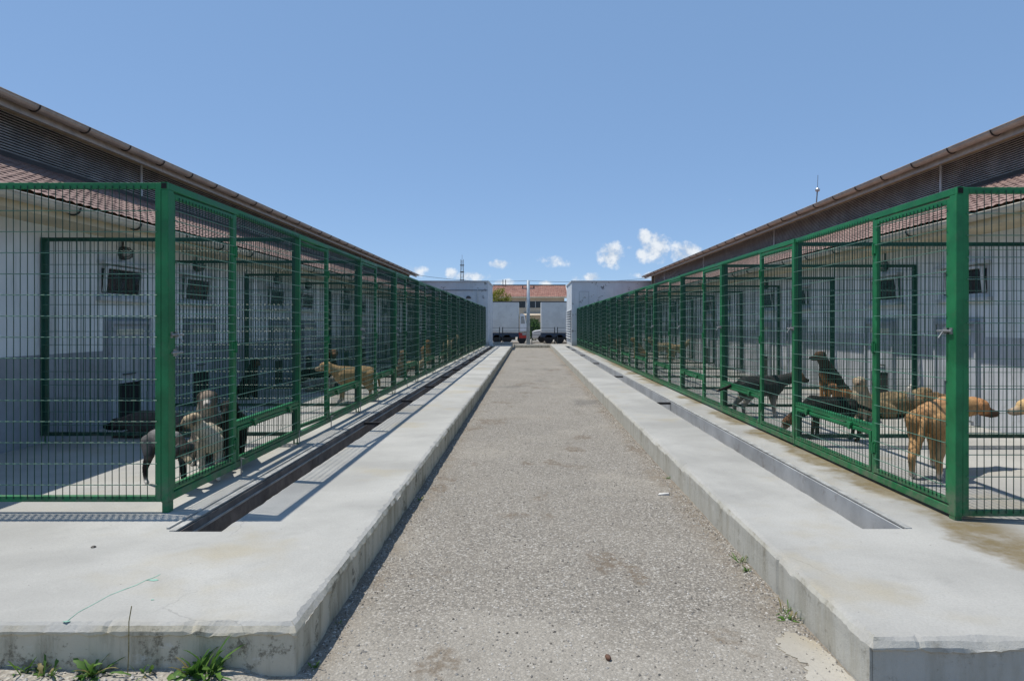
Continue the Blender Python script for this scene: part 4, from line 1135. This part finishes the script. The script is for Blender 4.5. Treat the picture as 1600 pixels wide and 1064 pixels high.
dog('pale dog lying in the sixth left pen', -3.35, 19.6, R(10), 'lie', dict(body=CREAM, head=(.4, .3, .2)), .9, tail='side', near=False)
dog('tan dog with dark face standing in the seventh left pen', -3.45, 23.0, R(-75), 'stand', dict(body=TAN, leg=CREAM, muzzle=BLK, belly=WHT), 1.0, near=False)
dog('white and tan dog sitting in the ninth left pen', -3.3, 27.6, R(-85), 'sit', dict(body=CREAM, belly=WHT, head=TAN), 1.1, near=False)
dog('cream dog standing close to the eighth left gate', -3.0, 26.2, R(-60), 'stand', dict(body=CREAM, belly=WHT, head=(.5, .38, .22)), 1.15, near=False)
# right pens
dog('large red-tan dog standing behind the nearest right gate', 3.70, 6.18, R(46), 'stand', dict(body=RED, back=(.46, .25, .12), leg=(.50, .30, .14), paw=WHT, belly=(.52, .34, .18), head=(.40, .19, .08), muzzle=(.085, .050, .032), jaw=(.03, .02, .017), ear=(.46, .23, .1)), 1.06, hyaw=R(-52), hz=.545, hx=.57, hpitch=.22, tail='down', bulk=1.02)
dog('sandy dog reaching in from the right edge of the photo', 5.27, 6.38, R(132), 'stand', dict(body=(.52, .34, .15), head=(.56, .38, .18), muzzle=(.42, .33, .24), jaw=(.03, .02, .02), ear=(.45, .27, .11), leg=(.55, .38, .2)), .98, hyaw=R(42), hz=.56, hx=.52, hpitch=.16, tail='down')
dog('black dog with brown head sniffing the floor of the second right pen', 3.50, 7.98, R(158), 'stand', dict(body=BLK, leg=(.045, .028, .018), head=(.20, .095, .045), muzzle=(.40, .34, .28), jaw=(.4, .36, .3), ear=(.12, .06, .03), tail=BLK), .80, hz=.24, hx=.54, hpitch=.7, tail='out')
dog('dark grey dog with pale legs standing behind the sniffing black dog', 3.40, 9.92, R(4), 'stand', dict(body=(.035, .033, .033), leg=(.30, .26, .22), belly=(.09, .085, .08), head=(.15, .085, .045), muzzle=(.03, .02, .018), paw=WHT, tail=BLK), .95, hz=.62, hx=.55, hpitch=.25, tail='out')
dog('black and tan dog sitting upright against the right wall', 5.42, 12.2, R(205), 'sit', dict(body=(.022, .019, .017), leg=(.42, .22, .085), paw=(.50, .30, .13), belly=(.30, .15, .06), head=(.10, .055, .03), muzzle=(.05, .035, .03), neck=(.05, .04, .032)), 1.06, hyaw=R(-12), hpitch=.05, tail='side')
dog('small brown puppy lying before the sitting black and tan dog', 5.42, 11.75, R(215), 'lie', dict(body=(.26, .135, .06), head=(.20, .10, .05), muzzle=(.03, .02, .02), leg=(.46, .25, .10)), .72, hz=.40, tail='side')
dog('fluffy beige dog sitting in the second right pen', 4.66, 9.55, R(235), 'sit', dict(body=(.42, .34, .24), head=(.46, .36, .25), muzzle=(.22, .16, .12), belly=(.5, .43, .33), ear=(.36, .25, .15)), .76, fur=.055, hpitch=.1, tail='side', bulk=1.25, fluffy=True)
dog('shaggy brown dog lying near the dog opening on the right', 5.30, 9.95, R(8), 'lie', dict(body=SHAG, back=(.17, .13, .075), head=(.2, .14, .08), muzzle=BLK, leg=SHAG), 1.12, fur=.05, hz=.30, tail='side', bulk=1.15, fluffy=True)
dog('brown dog with raised white tail behind the nearest right gate', 5.20, 8.9, R(20), 'stand', dict(body=(.24, .16, .085), leg=(.3, .2, .11), back=(.16, .10, .055), tail=WHT, tailtip=WHT, head=BRN), .72, fur=.04, hz=.5, tail='up', fluffy=True)
dog('cream dog standing in the eighth right pen', 4.95, 25.3, R(190), 'stand', dict(body=CREAM, belly=WHT), 1.05, near=False)
dog('pale tan dog standing beside the cream dog on the right', 5.45, 24.9, R(20), 'stand', dict(body=(.48, .36, .2)), .95, near=False)
dog('tan dog sitting far back in the right pens', 4.35, 26.9, R(200), 'sit', dict(body=TAN, belly=WHT), 1.0, near=False)
dog('pinkish tan dog standing at a far right gate', 3.75, 29.2, R(230), 'stand', dict(body=(.45, .28, .19), belly=WHT), 1.1, near=False)
finish_dogs()

# ------------------------------------------------------------------ weeds, stones and marks
def leaf_mesh(L, w, droop, seed, jag=True):
    rnd = random.Random(seed); m = MB(); n = 6
    for i in range(n+1):
        t = i/n; x = L*t*(1-.18*droop*t); z = L*(.75*t-droop*.9*t*t)
        hw = w*math.sin(math.pi*min(t*.92+.06, 1))*(.6+.5*t)*(1 if not jag or i % 2 else .55)
        m.v += [(x, hw, z+hw*.35), (x, 0, z), (x, -hw, z+hw*.35)]
    for i in range(n):
        o = 3*i; m.face((o, o+1, o+4, o+3)); m.face((o+1, o+2, o+5, o+4))
    me = bpy.data.meshes.new('leaf'); me.from_pydata(m.v, [], m.f); me.materials.append(M['weed'])
    me.polygons.foreach_set('use_smooth', [True]*len(me.polygons)); return me
LEAF = [leaf_mesh(L_, w_, d_, i) for i, (L_, w_, d_) in enumerate(((.12, .013, .5), (.09, .017, .75), (.14, .010, .35), (.06, .018, .55), (.15, .008, .62)))]
BLADE = [leaf_mesh(.11, .005, .2+.12*i, i+10, False) for i in range(3)]
for q in BLADE: pass
def weed(x, y, n, s, lab, z=PATHZ-.004, kind=LEAF, seed=0):
    rnd = random.Random(seed)
    t = empty('weed', (x, y, z), lab, 'weed', 'weeds at the foot of the kerbs')
    n = int(n*1.9); s *= .72
    for i in range(n):
        o = link('leaf', kind[i % len(kind)], t, (rnd.uniform(-.045, .045)*s, rnd.uniform(-.018, .012)*s, 0))
        o.rotation_euler = (rnd.uniform(-.6, .6), rnd.uniform(-.75, .4), rnd.uniform(0, 2*math.pi)); k = s*rnd.uniform(.45, 1.35); o.scale = (k, k*rnd.uniform(.7, 1.4), k)
        if rnd.random() < .14: o.material_slots[0].link = 'OBJECT'; o.material_slots[0].material = M['straw']
def gp(px, py, z=PATHZ):                                         # a spot on the ground seen at a photo pixel
    Y = (EYE-z)*F/(py-506); return (px-826)/F*Y, Y
yk = 3.03; VZ = -.215
weed(-1.45, yk, 34, 1.55, 'largest leafy weed against the front of the left kerb', z=VZ, seed=1)
weed(-1.72, yk+.01, 11, .85, 'small leafy weed just left of the largest weed', z=VZ, seed=2)
weed(-1.94, yk, 20, 1.25, 'upright weed with a tall stem by the left kerb front', z=VZ, seed=3)
weed(-2.14, yk, 11, 1.0, 'low spreading weed third from the left along the kerb front', z=VZ, seed=4)
weed(-2.25, yk, 9, .95, 'low round-leaved weed second from the left along the kerb front', z=VZ, seed=5)
weed(-2.42, yk-.02, 8, .9, 'weed at the left edge along the kerb front', z=VZ, seed=6)
weed(-.985, 3.16, 9, .55, 'tiny weed beside the left kerb corner', seed=7)
weed(-1.0, 3.62, 6, .45, 'tiny weed further along the left kerb face', seed=17)
weed(-.97, 6.15, 7, .55, 'small weed where the left kerb meets the path far ahead', seed=18)
x, y = gp(1228, 968); weed(1.40, y, 16, .7, 'bushy weed at the foot of the right kerb', seed=8); weed(1.42, y+.10, 10, .8, 'grassy tuft beside the bushy weed on the right', kind=BLADE, seed=9)
x, y = gp(1163, 892); weed(1.41, y, 12, .55, 'round weed further along the right kerb', seed=10); weed(1.43, y+.15, 12, 1.0, 'grass tuft behind the round weed on the right', kind=BLADE, seed=11)
x, y = gp(1035, 748); weed(1.43, y, 8, .6, 'small distant weed along the right kerb', seed=12)
m = MB(); m.path([(0, 0, 0), (.005, 0, .12), (.0, .01, .24), (.012, .01, .31)], .0022, 5)
tag(m.build('dry_stalk', M['straw'], loc=(-1.78, yk, VZ)), 'thin dry stalk leaning on the left kerb front', 'stalk')

# loose gravel (uncountable)
rnd = random.Random(5); m = MB()
def pebble(x, y, z, r):
    o = len(m.v); a = rnd.uniform(0, 6.28)
    for (px, py, pz) in ((1, 0, 0), (0, .8, 0), (-1, 0, .1), (0, -.8, 0), (.1, .1, .75), (0, 0, -.5)):
        k = r*rnd.uniform(.7, 1.2); m.v.append((x+k*(px*math.cos(a)-py*math.sin(a)), y+k*(px*math.sin(a)+py*math.cos(a)), z+k*pz))
    for q in ((0, 1, 4), (1, 2, 4), (2, 3, 4), (3, 0, 4), (1, 0, 5), (2, 1, 5), (3, 2, 5), (0, 3, 5)): m.face(tuple(o+i for i in q))
for i in range(17000):
    y = 2.1+14*rnd.random()**2.0; u = rnd.random()
    if u < .28: x = 1.46-abs(rnd.gauss(0, .07))-.01
    elif u < .42: x = -1.04+abs(rnd.gauss(0, .05))+.01
    else: x = rnd.uniform(-1.02, 1.44)
    pebble(x, y, PATHZ+.001, rnd.choice((.003, .004, .005, .006, .007, .010)))
for i in range(1600): pebble(rnd.uniform(-4.5, -1.35), rnd.uniform(2.5, 3.05), -.203, rnd.uniform(.004, .014))
tag(m.build('loose_gravel', M['stone']), 'loose grey gravel scattered over the path', 'gravel', kind='stuff')

def blob(name, mat, x, y, z, pts, th, lab, cat):
    m = MB(); m.prism(pts, 'Z', 0, th); o = m.build(name, mat, loc=(x, y, z)); return tag(o, lab, cat)
def rag(n, rx, ry, seed, j=.25):
    r = random.Random(seed); return [(rx*math.cos(2*math.pi*i/n)*(1+r.uniform(-j, j)), ry*math.sin(2*math.pi*i/n)*(1+r.uniform(-j, j))) for i in range(n)]
pts = []
r = random.Random(3)
edge = [(1.43, 2.55), (1.445, 2.72), (1.45, 2.9), (1.44, 3.14), (1.35, 3.26), (1.25, 3.20), (1.23, 3.08), (1.30, 2.98), (1.24, 2.88), (1.30, 2.80), (1.26, 2.70), (1.33, 2.62), (1.36, 2.52)]
poly = []
for i, (a, b_) in enumerate(edge):
    c, d_ = edge[(i+1) % len(edge)]
    for q in range(8): poly.append((min(a+(c-a)*q/8+r.uniform(-.016, .016), 1.452), b_+(d_-b_)*q/8+r.uniform(-.012, .012)))
poly = [(a-.0, 2.62+(b_-2.52)*1.22) for a, b_ in poly]
blob('mortar_patch', M['mortar'], 0, 0, PATHZ+.001, poly, .003, 'pale patch of spilt mortar at the foot of the right kerb', 'mortar')
x, y = gp(950, 1030); m = MB()
m.lathe([(.004, -.022), (.011, -.014), (.013, 0), (.010, .014), (.004, .022)], 8, axis='Y'); o = m.build('brown_lump', M['brownlump'], loc=(x, y, PATHZ+.011), smooth=True); o.rotation_euler.z = .35
tag(o, 'small brown oval lump lying in the middle of the path', 'lump')
x, y = gp(1036, 773); tag(MB().hexa([(-.05, -.02, 0), (.05, -.03, 0), (.06, .03, 0), (-.03, .03, 0), (-.05, -.02, .006), (.05, -.03, .02), (.06, .03, .012), (-.03, .03, .008)]).build('paper_scrap', M['paper'], loc=(x, y, PATHZ+.002)), 'crumpled white paper scrap on the path near right kerb', 'litter')
# green paint drips on the left slab
def stroke(pts, w, seed):
    r = random.Random(seed); L, Rr = [], []
    for i, (a, b_) in enumerate(pts):
        ww = w*(.4+r.random())
        L.append((a, b_+ww)); Rr.append((a+.004, b_-ww))
    return L+Rr[::-1]
pp = [gp(px, py, 0) for px, py in ((104, 970), (122, 956), (145, 944), (170, 930), (190, 922), (212, 914), (228, 906), (240, 902), (250, 897))]
blob('paint_streak', M['paintmark'], 0, 0, .0005, stroke(pp, .0035, 2), .001, 'thin green paint streak across the left slab', 'paint mark')
x, y = gp(240, 906, 0); blob('paint_smear', M['paintmark'], x, y, .0008, rag(14, .030, .012, 4, .5), .001, 'smeared green paint blot at the streak end', 'paint mark')
x, y = gp(104, 971, 0); blob('paint_drop', M['paintmark'], x, y, .0008, rag(9, .014, .008, 5, .4), .001, 'green paint drop at the left slab edge', 'paint mark')
x, y = gp(238, 937, 0); blob('paint_drop', M['paintmark'], x, y, .0008, rag(9, .008, .006, 6, .4), .001, 'single green paint spot below the paint smear', 'paint mark')
x, y = gp(146, 855, 0); tag(MB().lathe([(.012, 0), (.016, .004), (.006, .010)], 7).build('dark_crumb', M['bracket'], loc=(x, y, .0005)), 'dark crumb of dirt on the left slab', 'dirt')
